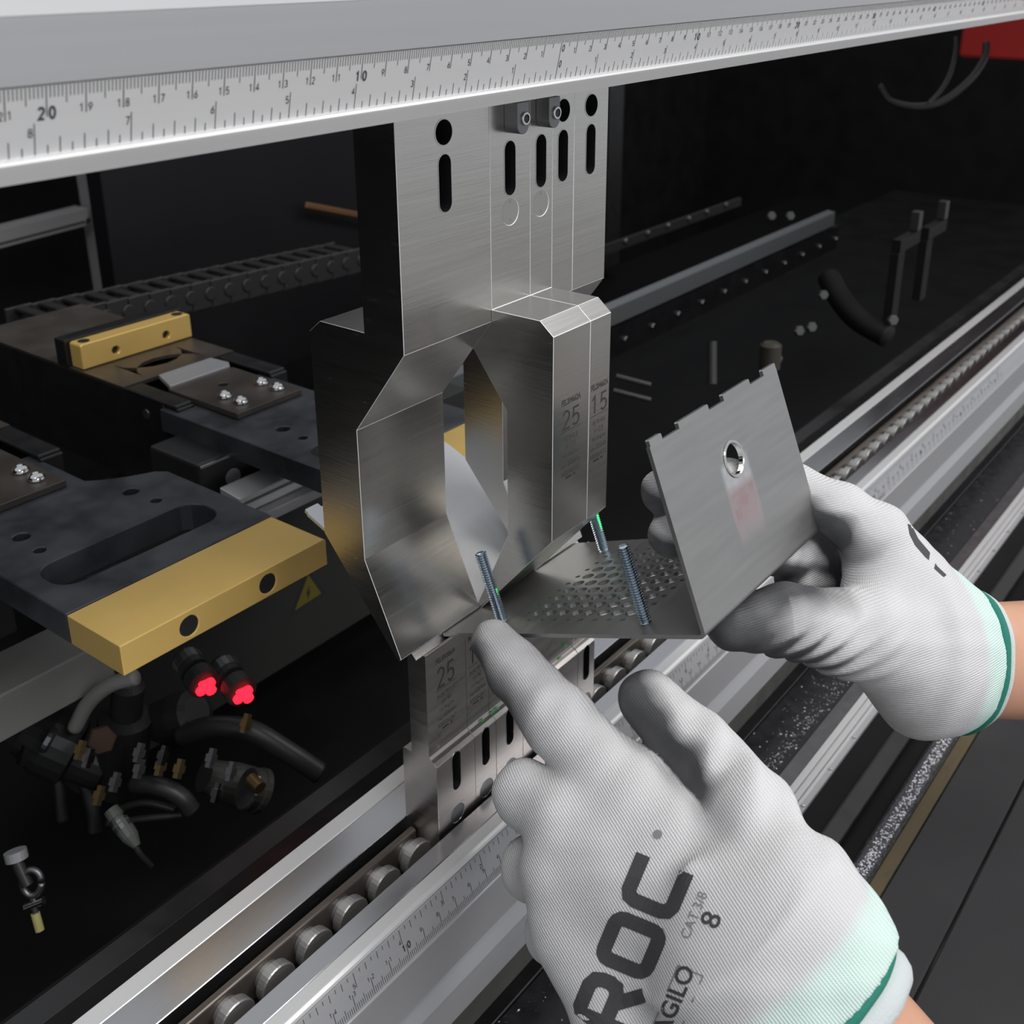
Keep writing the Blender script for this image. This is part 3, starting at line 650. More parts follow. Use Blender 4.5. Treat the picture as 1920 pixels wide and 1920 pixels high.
# aluminium frame and brown board at the left
fr = empty('aluminium_frame', atD(190, 580, 1750)); tag(fr, 'grey aluminium profile frame behind the machine', 'frame')
p0 = atD(160, 180, 1750); yF = p0[1]
def barxz(name, q0, q1, wd, m, parent, y, t=40):
    d = np.array(q1)-np.array(q0); d /= np.linalg.norm(d); nrm = np.array([-d[1], d[0]])*wd/2
    P = [tuple(np.array(q0)+nrm), tuple(np.array(q1)+nrm), tuple(np.array(q1)-nrm), tuple(np.array(q0)-nrm)]
    V, F = slab_vf(P, [], (0, y, 0), (1, 0, 0), (0, 0, 1), (0, -1, 0), t); return fixn(mesh(name, V, F, m, parent, bevel=2))
alf = mat('dull_aluminium_profile', (0.42, 0.42, 0.43), 0.5, 0.3)
u0 = atY(168, 200, yF); u1 = atY(194, 600, yF); barxz('upright', (u0[0], u0[2]), (u0[0]+4, u1[2]-150), 36, alf, fr, yF)
h0 = atY(-60, 465, yF); h1 = atY(172, 405, yF); barxz('cross_rail', (h0[0], h0[2]), (h1[0]-2, h1[2]), 27, alf, fr, yF+2, 36)
for dz in (-7,): barxz('rail_groove', (h0[0], h0[2]+dz), (h1[0]-4, h1[2]+dz), 5, plastic, fr, yF+1, 3)
kk = atY(164, 414, yF); lathe('frame_bolt', (kk[0], yF+1, kk[2]), (0, -1, 0), [(0, 6), (3, 5)], chrome, fr)
bb = atY(190, 330, yF+160); bl = atY(-120, 640, yF+160)
bd = box('brown_board', bl[0]-200, bb[0]+20, yF+160, yF+180, bl[2]-300, bb[2]+300, brown, bevel=1); tag(bd, 'dark brown board seen behind the aluminium frame', 'board')
e0 = atY(0, 500, yF+150); oe = box('orange_edge', e0[0]-50, e0[0]+14, yF+130, yF+150, e0[2]-160, e0[2]-5, orange, bevel=1); tag(oe, 'orange-brown box standing before the brown board', 'box')
o1 = atY(575, 385, 880); o2 = atY(668, 402, 880)
os_ = barxz('orange_rod', (o1[0], o1[2]), (o2[0]+30, o2[2]-10), 9, mat('dim_orange_strip', (0.11, 0.05, 0.016), 0.6), None, 880, 6); tag(os_, 'thin orange strip on the black cabinet panel', 'strip')
# red guard far right
r0 = atD(1840, 40, 1250); r1 = atD(1960, 103, 1250)
rg = box('red_guard', r0[0], r0[0]+300, r0[1]-260, r0[1]+20, r1[2]-4, r0[2]+120, redp, bevel=3); tag(rg, 'red painted guard box at the far end under the beam', 'guard')
# cables at the right
def pxpath(P): return spline([atD(x, y, d) for x, y, d in P])
tag(tube('thick_cable', pxpath([(1648, 160, 1230), (1670, 190, 1230), (1720, 200, 1225), (1770, 188, 1220), (1818, 150, 1215), (1845, 110, 1215), (1850, 80, 1215)]), 4.0, hose), 'thicker dark cable hanging in a loop below the red guard', 'cable')
tag(tube('thin_cable', pxpath([(1740, 196, 1221), (1762, 172, 1222), (1780, 140, 1224), (1790, 100, 1226), (1792, 70, 1226)]), 2.6, hose), 'thinner dark cable branching upward from the hanging loop', 'cable')
tag(tube('curved_hose', pxpath([(1553, 520, 1100), (1575, 560, 1080), (1610, 600, 1060), (1665, 632, 1040)]), 11, blackm), 'broad black curved hose at the end of the silver linear rail', 'hose')
for i, (px, py, hgt) in enumerate(((1668, 600, 130), (1722, 560, 120))):
    p = atD(px, py, 1040+60*i); br = empty('angle_bracket', (p[0], p[1], p[2])); 
    tag(br, 'black upright angle bracket beside the curved hose, ' + ('taller one' if i == 0 else 'shorter one with a bright edge'), 'bracket')
    box('upright', p[0]-8, p[0]+8, p[1]-4, p[1]+4, p[2], p[2]+hgt*0.5, blackm, br); box('arm', p[0]-6, p[0]+46, p[1]-4, p[1]+4, p[2]+hgt*0.5, p[2]+hgt*0.5+12, blackm, br); box('tip_post', p[0]+36, p[0]+46, p[1]-4, p[1]+4, p[2]+hgt*0.5+12.5, p[2]+hgt*0.5+30, plastic, br)
dnut = mat('dull_dark_nut', (0.10, 0.10, 0.10), 0.4, 0.7)
for i, (px, py, d) in enumerate(((1497, 620, 1000), (1520, 613, 1000), (1542, 553, 1050), (1445, 405, 1150), (1480, 405, 1150), (1672, 600, 980), (1455, 672, 950))):
    p = atD(px, py, d); o = lathe('hex_nut', p, (-0.6, -0.7, 0.2), [(0, 5), (3, 5), (4, 4)], dnut, None, 6); tag(o, 'small dull nut on the dark mechanism right of the punches', 'nut', 'nuts in the dark interior')
for i, (pa, pb) in enumerate((((1155, 705), (1220, 722)), ((1150, 732), (1220, 750)))):
    A = atD(*pa, 800); B = atD(*pb, 800); o = cyl('guide_rod', A, B, 2.0, hose); tag(o, 'short brownish rod right of the narrow turned-round punch, ' + ('upper of the pair' if i == 0 else 'lower of the pair'), 'rod')
p = atD(1335, 640, 900); q2 = atD(1335, 720, 900); o = cyl('support_post', p, q2, 4, plastic); tag(o, 'thin dark post below the silver linear rail', 'post')
p = atD(1445, 655, 930); o = lathe('valve_body', p+np.array([0, 0, -16]), (0, 0, 1), [(0, 9), (20, 9), (22, 6)], mat('olive_valve', (0.025, 0.022, 0.014), 0.5)); tag(o, 'small olive valve body in the dark interior', 'valve')

# pneumatic and sensor cluster at the lower left
CL = 640
def P_(x, y, d=CL): return atD(x, y, d)
sen = []
for i, (px, py) in enumerate(((385, 1285), (455, 1300))):
    p = P_(px, py, 560); r = empty('indicator_sensor', p); tag(r, 'sensor plug with lit red end, ' + ('beside the second hose-bundle end' if i == 0 else 'at the edge of the dark grey cover'), 'sensor', 'red lit sensors')
    ax = RR*0.62-UU*0.42-FF*0.66; ax /= np.linalg.norm(ax)
    lathe('sensor_body', p-ax*26, ax, [(0, 5), (3, 7.5), (14, 7.5), (14, 5.5), (18, 8.2), (25, 8.2)], plastic, r, 18)
    lathe('silver_collar', p-ax*22, ax, [(0, 7.7), (6, 7.7)], gunm, r, 18)
    mb = MB()
    for sx, sz in ((-2.6, 1.6), (2.4, 1.0), (-2.0, -2.8), (2.8, -2.4), (0, 0)):
        V, F = lathe_vf(p+RR*sx+UU*sz-ax*1.2, ax, [(0, 2.8), (1.9, 2.8), (2.5, 1.6)], 10); mb.add(V, F)
    mb.build('red_light', redled, r)
sen_l = ['sensor plug with lit red end, the one beside the bundle of hoses', 'sensor plug with lit red end, the one at the corner of the dark grey cover']
for o in [o for o in COL.objects if o.name.startswith('indicator_sensor')]: pass
k = 0
for o in sorted([o for o in COL.objects if o.name.startswith('indicator_sensor')], key=lambda o: o.name): o['label'] = sen_l[k]; k += 1
def pneu(px, py, ax, prof, m, lab, d=CL, n=20):
    r = empty('pneumatic_valve', P_(px, py, d)); tag(r, lab, 'valve')
    lathe('valve_body', P_(px, py, d), ax, prof, m, r, n, smooth=False); return r
v1 = pneu(118, 1400, (0.5, -0.6, -0.5), [(-24, 14), (-10, 20), (6, 20), (8, 16), (26, 15), (28, 12)], plastic, 'large round black gauge housing under the grey cross beam')
p = P_(85, 1385, 612); lathe('gauge_rim', p, (0.5, -0.6, -0.5), [(0, 7), (2.5, 7.4), (4, 6)], gunm, v1)
v2 = pneu(230, 1400, (0.1, -0.2, 1), [(-30, 13), (0, 15), (22, 15), (24, 9), (44, 9), (46, 5)], plastic, 'upright black regulator beside the round gauge housing')
p = P_(190, 1385, 615); lathe('port_cap', p, (-0.4, -0.8, 0.3), [(0, 8), (4, 8), (5, 7)], brown, v2, 6)
v3 = pneu(330, 1345, (0.2, -0.7, 0.4), [(-14, 12), (6, 14), (16, 13), (18, 9)], plastic, 'stubby black valve body above the branching hoses')
v4 = pneu(440, 1470, (0.6, -0.3, -0.5), [(-20, 9), (0, 12), (14, 12), (15, 13), (18, 13), (18, 10)], dgrey, 'grey can-shaped valve with bright rim beside the bed')
p = P_(462, 1478, 606); lathe('bright_rim', p, (0.6, -0.3, -0.5), [(0, 11), (1.5, 11.4), (2.5, 10)], gunm, v4)
hosepaths = [
 ('hose', [(140, 1365, 620), (165, 1320, 610), (205, 1285, 600), (255, 1270, 595)], 4.2, greyp, 'pale grey curved air hose rising to the gold stop block'),
 ('hose', [(95, 1420, 640), (110, 1470, 640), (118, 1540, 640)], 3.4, hose, 'short dark hose dropping from the round gauge housing'),
 ('hose', [(340, 1380, 625), (400, 1362, 615), (470, 1370, 612), (540, 1410, 615), (600, 1450, 620)], 6, hose, 'thick dark hose arching right below the lit sensors'),
 ('hose', [(250, 1470, 615), (300, 1475, 610), (340, 1495, 610), (360, 1520, 612)], 5.2, hose, 'dark brown hose crossing under the valve cluster'),
 ('hose', [(215, 1520, 625), (270, 1505, 620), (330, 1518, 620)], 2.2, hose, 'thin lower cable under the valve cluster, straight one'),
 ('hose', [(200, 1545, 625), (270, 1535, 620), (345, 1528, 620)], 2.0, hose, 'thin lower cable under the valve cluster, lowest one'),
 ('hose', [(160, 1470, 640), (175, 1520, 640), (178, 1560, 640)], 4, hose, 'dark hose hanging between the regulator and the plug'),
]
for nme, P, r, m, lab in hosepaths: tag(tube(nme, spline([atD(*p) for p in P]), r, m), lab, 'hose')
# brass and steel fittings
fit = [(150, 1410, brass), (165, 1425, chrome), (260, 1415, gunm), (305, 1420, chrome), (215, 1470, gunm), (185, 1495, brass), (260, 1445, gunm), (300, 1440, brass), (405, 1490, chrome), (460, 1360, brass), (335, 1445, brass), (42, 1420, chrome), (395, 1425, gunm), (432, 1450, gunm)]
for px, py, m in fit:
    p = P_(px, py, 600); o = lathe('pipe_fitting', p, (0.5, 0.2, 0.6), [(-4, 2.6), (-1, 2.6), (-1, 3.6), (3, 3.6), (3, 2.4), (6, 2.4)], m, None, 6); tag(o, {brass: 'small brass pipe fitting among the dark hoses', chrome: 'small bright steel pipe fitting among the dark hoses', gunm: 'small dull grey pipe fitting among the dark hoses'}[m], 'pipe fitting', 'pipe fittings in the valve cluster')
p = P_(470, 1460, 595); q2 = P_(488, 1478, 590); o = cyl('copper_nozzle', p, q2, 3.5, brass); tag(o, 'copper-tipped nozzle beside the grey can-shaped valve', 'nozzle')
# plug-ended cables
A = P_(208, 1518, 590); B = P_(245, 1570, 585); r = empty('cable_plug', B); tag(r, 'slim cable plug with pale bands below the valve cluster', 'plug')
d = (B-A); L = np.linalg.norm(d); lathe('plug_body', A, d, [(0, 4), (L*0.3, 4.4), (L*0.3, 3.6), (L*0.5, 3.6), (L*0.5, 5), (L, 4.4), (L+6, 2)], mat('grey_green_plug', (0.09, 0.1, 0.09), 0.4), r, 14)
lathe('plug_band', A+d*0.42, d, [(0, 4.9), (5, 5.0)], gunm, r, 14)
tube('plug_cable', spline([B+d*0.1, P_(262, 1600, 585), P_(285, 1625, 590)]), 1.6, hose, r)
B2 = P_(60, 1690, 560); r = empty('sensor_clamp', P_(75, 1750, 560)); tag(r, 'steel clamp with a yellow-tipped pin at the lower left', 'clamp')
cyl('clamp_block', P_(28, 1595, 562), P_(32, 1612, 562), 5.5, anodg, r); cyl('clamp_rod', P_(30, 1612, 561), P_(52, 1660, 560), 3, hose, r)
tube('clamp_ring', [P_(60+18*math.cos(t), 1655+24*math.sin(t), 560) for t in np.linspace(0, 2*math.pi*0.98, 24)], 1.8, gunm, r)
cyl('cross_pin', P_(47, 1702, 560), P_(82, 1688, 560), 2.0, chrome, r); cyl('yellow_tip', P_(66, 1712, 560), P_(75, 1745, 560), 2.2, mat('pale_yellow_pin', (0.45, 0.42, 0.16), 0.5), r); cyl('clamp_stem', P_(60, 1680, 560), P_(67, 1712, 560), 1.5, gunm, r)

# ================================================================== FRONT COVERS
ZT = -440.0
tr = empty('front_tray', (0, -15, -470)); tag(tr, 'scuffed black metal tray running along the front of the bed, dusted with swarf', 'tray')
prism('tray_edge', [(8.5, ZT+1), (0.8, ZT+1.5), (0.8, ZT-8), (8.5, ZT-8)], XL, XR, blackp, tr, bevel=0.5)
prism('tray_top', [(0.6, ZT), (-30.4, ZT), (-30.4, ZT-8), (0.6, ZT-8)], XL, 428, trayb, tr, bevel=0.4)
prism('tray_top', [(0.6, ZT), (-30.4, ZT), (-30.4, ZT-8), (0.6, ZT-8)], 429, XR, trayb, tr, bevel=0.4)
prism('tray_rim', [(-30.6, ZT+0.6), (-40, ZT), (-40, ZT-8), (-30.6, ZT-8)], XL, XR, gunm, tr, bevel=0.3)
sp_ = MB(); rg_ = np.random.RandomState(3)
for i in range(1500):
    if i < 1100: x = rg_.uniform(40, 330); y = -26+min(0, rg_.normal(0, 1))*2+abs(rg_.normal(0, 6)); 
    else: x = rg_.uniform(-250, 700); y = rg_.uniform(-29, 0)
    if y > 0: continue
    s = rg_.uniform(0.12, 0.42); a = rg_.uniform(0, 6.3); l = s*rg_.uniform(1, 3.5)
    V = [(x+math.cos(a)*l, y+math.sin(a)*l, ZT+0.1), (x-math.sin(a)*s, y+math.cos(a)*s, ZT+0.1), (x-math.cos(a)*l, y-math.sin(a)*l, ZT+0.1), (x+math.sin(a)*s, y-math.cos(a)*s, ZT+s)]
    sp_.add(V, [(0, 1, 3), (1, 2, 3), (2, 0, 3), (0, 2, 1)])
o = sp_.build('metal_dust', swarf, tr); o['kind'] = 'stuff'
st = empty('ribbed_strip', (0, -47, -450)); tag(st, 'pale ribbed aluminium strip with small screws beside the black tray', 'trim strip')
for a, b_, h in ((-40.2, -44.2, 0.6), (-44.2, -45.2, -0.8), (-45.2, -48.8, 0.6), (-48.8, -49.8, -0.8), (-49.8, -51.4, 0.9), (-51.4, -54.6, -0.6)):
    prism('rib', [(a, ZT+h), (b_, ZT+h), (b_, ZT-6), (a, ZT-6)], XL, XR, anodl if h > 0 else anod, st, bevel=0.15)
for px, py in ((1559, 1443), (1510, 1513), (1918, 963), (1890, 998), (1862, 1033), (1835, 1072), (1605, 1385)):
    p = atZ(px, py, ZT-0.4); lathe('strip_screw', (p[0], -53.0, ZT-0.5), (0, 0, 1), [(0, 1.2), (0.8, 1.1), (1.1, 0.6)], chrome, st, 10)
cvr = empty('front_bellows_cover', (0, -75, -470)); tag(cvr, 'black ridged cover between the ribbed strip and the glossy edge', 'cover')
prism('cover_panel', [(-54.8, ZT-3), (-69, ZT-3), (-69, ZT-12), (-54.8, ZT-12)], XL, XR, blackm, cvr)
prism('cover_ridge', [(-69.2, ZT-1.5), (-71, ZT-0.4), (-80.6, ZT-3), (-80.6, ZT-12), (-69.2, ZT-12)], XL, XR, blackp, cvr, bevel=0.5)
prism('cover_groove', [(-80.8, ZT-7), (-92.6, ZT-5), (-92.6, ZT-14), (-80.8, ZT-14)], XL, XR, blackm, cvr)
ge = empty('gloss_edge', (0, -100, -460)); tag(ge, 'glossy black front edge beaded with bright specks', 'edge trim')
prism('edge', [(-92.8, ZT-1), (-94.5, ZT+0.4), (-97, ZT+0.6), (-103.5, ZT), (-105.3, ZT-2.5), (-105.3, ZT-16), (-92.8, ZT-16)], XL, XR, blackg, ge, bevel=0.6, seg=2)
prism('brown_strip', [(-105.5, ZT-3.5), (-112.6, ZT-4), (-112.6, ZT-16), (-105.5, ZT-16)], XL, XR, rust, ge)
dm = MB()
for i in range(1400):
    x = rg_.uniform(30, 330); y = rg_.uniform(-103.2, -96.8); s = rg_.uniform(0.25, 0.75)
    zt = ZT+0.5-0.5*max(0, (-97-y))/6.5*1.0
    V, F = lathe_vf((x, y, zt-0.1), (0, 0, 1), [(0, s), (s*0.5, s*0.8), (s*0.8, s*0.3)], 6); dm.add(V, F)
o = dm.build('bright_specks', mat('wet_speck', (0.7, 0.7, 0.75), 0.15, 0.7), ge, smooth=True); o['kind'] = 'stuff'
fp = empty('floor_mat_board', (0, -200, -470)); tag(fp, 'dark grey front panel in two boards with a joint line', 'panel')
dpm = mat('dark_rubber_panel', (0.021, 0.021, 0.023), 0.55, 0.0, ((30, 30, 30), 0.25))
box('panel_board', XL, XR, -148.4, -112.8, ZT-16, ZT-5, dpm, fp, bevel=0.8); box('panel_board', XL, XR, -420, -149.8, ZT-16, ZT-5, dpm, fp, bevel=0.8)

# ================================================================== PERSON: two gloved hands
person = tag(empty('person', (150, -260, -330)), 'person in white knitted gloves with grey coated fingers, holding and pressing the sheet metal bracket', 'person')
glove_m = bpy.data.materials.new('white_knit_grey_coated_glove'); glove_m.use_nodes = True
def glove_material(m):
    nt = m.node_tree; b = nt.nodes['Principled BSDF']; b.inputs['Roughness'].default_value = 0.75; b.inputs['Specular IOR Level'].default_value = 0.3
    def attr(n): a = nt.nodes.new('ShaderNodeAttribute'); a.attribute_name = n; return a
    def math_(op, *a):
        n = nt.nodes.new('ShaderNodeMath'); n.operation = op
        for i, v in enumerate(a):
            if isinstance(v, (int, float)): n.inputs[i].default_value = v
            else: nt.links.new(v, n.inputs[i])
        return n.outputs[0]
    coat = attr('coat'); mint = attr('mint'); uv = attr('knit')
    sep = nt.nodes.new('ShaderNodeSeparateXYZ'); nt.links.new(uv.outputs['Vector'], sep.inputs[0])
    rib = math_('SINE', math_('MULTIPLY', sep.outputs[0], 2*math.pi/0.95)); row = math_('SINE', math_('MULTIPLY', sep.outputs[1], 2*math.pi/0.8))
    knit = math_('ADD', math_('MULTIPLY', rib, 0.6), math_('MULTIPLY', math_('MULTIPLY', rib, row), 0.35))
    tc = nt.nodes.new('ShaderNodeTexCoord'); nz = nt.nodes.new('ShaderNodeTexNoise'); nz.inputs['Scale'].default_value = 70; nz.inputs['Detail'].default_value = 4; nt.links.new(tc.outputs['Object'], nz.inputs['Vector'])
    def mix(f, a, bb):
        x = nt.nodes.new('ShaderNodeMix'); x.data_type = 'RGBA'; x.clamp_factor = True
        if isinstance(f, (int, float)): x.inputs[0].default_value = f
        else: nt.links.new(f, x.inputs[0])
        for i, v in ((6, a), (7, bb)):
            if isinstance(v, tuple): x.inputs[i].default_value = (*v, 1)
            else: nt.links.new(v, x.inputs[i])
        return x.outputs[2]
    white = mix(math_('MULTIPLY_ADD', knit, 0.28, 0.5), (0.47, 0.467, 0.485), (0.71, 0.705, 0.72))
    grey = mix(nz.outputs[0], (0.03, 0.032, 0.036), (0.125, 0.125, 0.13))
    mintc = mix(math_('MULTIPLY_ADD', knit, 0.4, 0.5), (0.42, 0.65, 0.59), (0.74, 0.81, 0.78))
    cf = math_('ADD', coat.outputs['Fac'], math_('MULTIPLY', math_('SUBTRACT', nz.outputs[0], 0.5), 0.35))
    cf2 = nt.nodes.new('ShaderNodeMapRange'); cf2.inputs[1].default_value = 0.12; cf2.inputs[2].default_value = 0.72; nt.links.new(cf, cf2.inputs[0])
    c = mix(mint.outputs['Fac'], white, mintc); c = mix(cf2.outputs[0], c, grey); nt.links.new(c, b.inputs['Base Color'])
    nt.links.new(math_('SUBTRACT', 0.78, math_('MULTIPLY', cf2.outputs[0], 0.35)), b.inputs['Roughness'])
    bp = nt.nodes.new('ShaderNodeBump'); bp.inputs['Strength'].default_value = 0.55; bp.inputs['Distance'].default_value = 0.0003
    hgt = math_('ADD', math_('MULTIPLY', knit, math_('SUBTRACT', 1.0, math_('MULTIPLY', cf2.outputs[0], 0.75))), math_('MULTIPLY', nz.outputs[0], 3.0))
    nt.links.new(hgt, bp.inputs['Height']); nt.links.new(bp.outputs[0], b.inputs['Normal'])
glove_material(glove_m)

def smin(a, b, k):
    h = np.clip(0.5+0.5*(b-a)/k, 0, 1); return b*(1-h)+a*h-k*h*(1-h)
def cone(P, a, ra, b, rb):
    ab = b-a; t = np.clip(((P-a)@ab)/(ab@ab), 0, 1)
    return np.linalg.norm(P-a-t[:, None]*ab, axis=1)-(ra+(rb-ra)*t), t
def surface_nets(f, origin, h):
    nx, ny, nz = f.shape; s = f < 0
    cnt = np.zeros((nx-1, ny-1, nz-1), int)
    for i in (0, 1):
        for j in (0, 1):
            for k in (0, 1): cnt += s[i:nx-1+i, j:ny-1+j, k:nz-1+k]
    act = (cnt > 0) & (cnt < 8); idx = -np.ones(act.shape, int); C = np.argwhere(act); idx[act] = np.arange(len(C))
    acc = np.zeros((len(C), 3)); num = np.zeros(len(C)); cs = [(i, j, k) for i in (0, 1) for j in (0, 1) for k in (0, 1)]
    for a in cs:
        for ax in range(3):
            if a[ax]: continue
            b = list(a); b[ax] = 1
            fa = f[C[:, 0]+a[0], C[:, 1]+a[1], C[:, 2]+a[2]]; fb = f[C[:, 0]+b[0], C[:, 1]+b[1], C[:, 2]+b[2]]
            m = (fa < 0) != (fb < 0); t = np.where(m, fa/np.where(m, fa-fb, 1), 0)
            p = np.tile(np.array(a, float), (len(C), 1)); p[:, ax] = t; acc[m] += p[m]; num[m] += 1
    V = (C+acc/num[:, None])*h+origin; F = []
    for ax in range(3):
        sl0 = [slice(None)]*3; sl1 = [slice(None)]*3; sl0[ax] = slice(0, -1); sl1[ax] = slice(1, None)
        A = s[tuple(sl0)]; B = s[tuple(sl1)]; E = np.argwhere(A != B); u, v = [(1, 2), (2, 0), (0, 1)][ax]
        E = E[(E[:, u] > 0) & (E[:, v] > 0) & (E[:, u] < f.shape[u]-1) & (E[:, v] < f.shape[v]-1)]
        if not len(E): continue
        def at(du, dv): q = E.copy(); q[:, u] += du; q[:, v] += dv; return idx[q[:, 0], q[:, 1], q[:, 2]]
        Q = np.stack([at(-1, -1), at(0, -1), at(0, 0), at(-1, 0)], 1)
        inside = A[E[:, 0], E[:, 1], E[:, 2]]; Q[~inside] = Q[~inside][:, ::-1]; F.append(Q)
    return V, np.vstack(F)
def pt(p): return atD(p[0], p[1], p[2])
def build_glove(name, palm, fingers, wrist, knit_axis, coatfn, label, extra=None, res=1.25):
    """palm: list of (a,b) cones, fingers: list of chains, wrist: (centre, axis, side, a, b, length)"""
    chains = [[(pt(p), p[3]) for p in ch] for ch in fingers]; pal = [((pt(a), a[3]), (pt(b), b[3])) for a, b in palm]
    pts = np.array([p for ch in chains for p, r in ch]+[x[0] for ab in pal for x in ab]+[wrist[0]-wrist[2]*32, wrist[0]+wrist[2]*32, wrist[0]+wrist[1]*4])
    lo = pts.min(0)-26; hi = pts.max(0)+26; n = np.ceil((hi-lo)/res).astype(int)+1
    G = np.stack(np.meshgrid(*[lo[i]+res*np.arange(n[i]) for i in range(3)], indexing='ij'), -1).reshape(-1, 3)
    Wc, ax, side, wa, wbb, wl = wrist; dep = np.cross(ax, side)
    def field(P):
        D = None
        for (a, ra), (b, rb) in pal:
            d, _ = cone(P, a, ra, b, rb); D = d if D is None else smin(D, d, 11)
        q = P-Wc; t = q@ax; tt = np.clip(t, -wl, 8); g = np.clip(-t/wl, 0, 1); u = (q@side)/(wa*(1+0.02*g)); v = (q@dep)/(wbb*(1+0.05*g))
        dw = (np.sqrt(u*u+v*v)-1)*min(wa, wbb); dw = np.sqrt(np.maximum(dw, 0)**2+(t-tt)**2)+np.minimum(dw, 0); D = smin(D, dw, 14)
        for ch in chains:
            d = None
            for (a, ra), (b, rb) in zip(ch, ch[1:]):
                e, _ = cone(P, a, ra, b, rb); d = e if d is None else smin(d, e, 3.5)
            D = smin(D, d, 3.0)
        D = D+0.30*np.sin(P[:, 0]*0.31+1.3*np.sin(P[:, 2]*0.17))*np.sin(P[:, 1]*0.27+P[:, 2]*0.23)
        if extra: D = extra(P, D)
        return np.maximum(D, t-0.5)
    f = np.concatenate([field(G[i:i+400000]) for i in range(0, len(G), 400000)]).reshape(n)
    V, F = surface_nets(f, lo, res)
    o = mesh(name, V, F.tolist(), glove_m, person, smooth=True); tag(o, label)
    me = o.data; N = np.array([v.normal[:] for v in me.vertices])
    sm = o.modifiers.new('smooth', 'SMOOTH'); sm.factor = 0.5; sm.iterations = 3
    best = np.full(len(V), 1e9); cid = np.zeros(len(V), int); ct = np.zeros(len(V))
    for i, ch in enumerate(chains):
        m = len(ch)-1
        for k, ((a, ra), (b, rb)) in enumerate(zip(ch, ch[1:])):
            d, t = cone(V, a, ra, b, rb); w = d < best; best[w] = d[w]; cid[w] = i; ct[w] = ((k+t)/m)[w]
    dp = np.full(len(V), 1e9)
    for (a, ra), (b, rb) in pal: d, _ = cone(V, a, ra, b, rb); dp = np.minimum(dp, d)
    onf = np.clip((dp-best)/8+0.3, 0, 1)
    coat = np.clip(coatfn(V, N, cid, ct, onf), 0, 1); t = (V-Wc)@ax
    mint = np.clip((t+wl*0.62)/4, 0, 1)*(0.62+0.38*np.clip((t+wl*0.62)/(wl*0.3), 0, 1)); coat = coat*(1-np.clip((t+wl*0.75)/5, 0, 1))
    for nm, val in (('coat', coat), ('mint', mint)): me.attributes.new(nm, 'FLOAT', 'POINT').data.foreach_set('value', val.astype(np.float32))
    al = knit_axis/np.linalg.norm(knit_axis); ac = np.cross(al, FF); ac /= np.linalg.norm(ac)
    kn = np.stack([V@ac, V@al, np.zeros(len(V))], 1).astype(np.float32); me.attributes.new('knit', 'FLOAT_VECTOR', 'POINT').data.foreach_set('vector', kn.ravel())
    bvh = BVHTree.FromPolygons([Vector(v) for v in V], F.tolist())
    return o, bvh
def imdir(dx, dy, df=0): d = RR*dx-UU*dy+FF*df; return d/np.linalg.norm(d)
def ring(name, c, axis, side, a, b, r, m, parent, squash=1.0, n=64, k=12):
    dep = np.cross(axis, side); P = []; F = []
    for i in range(n):
        t = 2*math.pi*i/n; rad = side*math.cos(t)+dep*math.sin(t)*1.0; p = c+side*math.cos(t)*a+dep*math.sin(t)*b
        nr = side*math.cos(t)/a+dep*math.sin(t)/b; nr /= np.linalg.norm(nr); wob = 1+0.07*math.sin(5*t+1)+0.04*math.sin(11*t)
        for j in range(k): s = 2*math.pi*j/k; P.append(p+(nr*math.cos(s)+axis*math.sin(s)*squash)*r*wob)
    for i in range(n):
        for j in range(k): F.append((i*k+j, ((i+1) % n)*k+j, ((i+1) % n)*k+(j+1) % k, i*k+(j+1) % k))
    return fixn(mesh(name, P, F, m, parent, smooth=True))
def arm(name, c, axis, side, st, m, label):
    dep = np.cross(axis, side); P = []; F = []; n = 32
    for t, a, b in st:
        for i in range(n): th = 2*math.pi*i/n; P.append(c+axis*t+side*math.cos(th)*a+dep*math.sin(th)*b)
    for i in range(len(st)-1):
        for j in range(n): F.append((i*n+j, i*n+(j+1) % n, (i+1)*n+(j+1) % n, (i+1)*n+j))
    F += [tuple(range(n)), tuple((len(st)-1)*n+j for j in range(n))]
    return tag(fixn(mesh(name, P, F, m, person, smooth=True)), label)
def decal(name, V2, F2, tofn, bvh, m, parent, cuts=2):
    """print on the glove: flat outline laid onto the surface"""
    bm = bmesh.new(); vs = [bm.verts.new((v[0], v[1], 0)) for v in V2]
    for f in F2:
        try: bm.faces.new([vs[i] for i in f])
        except Exception: pass
    bmesh.ops.triangulate(bm, faces=bm.faces[:]); bmesh.ops.subdivide_edges(bm, edges=bm.edges[:], cuts=cuts, use_grid_fill=True)
    bmesh.ops.triangulate(bm, faces=bm.faces[:]); bm.verts.index_update(); out = []; ok = []
    for v in bm.verts:
        px, py = tofn(v.co.x, v.co.y); d = ray(px, py); d = d/np.linalg.norm(d); h = bvh.ray_cast(Vector(CC), Vector(d))
        if h[0] is None: out.append((0, 0, 0)); ok.append(False)
        else: out.append(tuple(np.array(h[0])-d*0.28)); ok.append(True)
    F = [tuple(v.index for v in f.verts) for f in bm.faces if all(ok[v.index] for v in f.verts)]; bm.free()
    used = sorted({i for f in F for i in f}); mp = {i: k for k, i in enumerate(used)}
    return mesh(name, [out[i] for i in used], [tuple(mp[i] for i in f) for f in F], m, parent)
print_m = mat('grey_glove_print', (0.055, 0.052, 0.056), 0.8, 0.0, None, ((1500, 1500, 1500), 0.4, 0.0005))
print_l = mat('pale_glove_print', (0.22, 0.21, 0.22), 0.8)

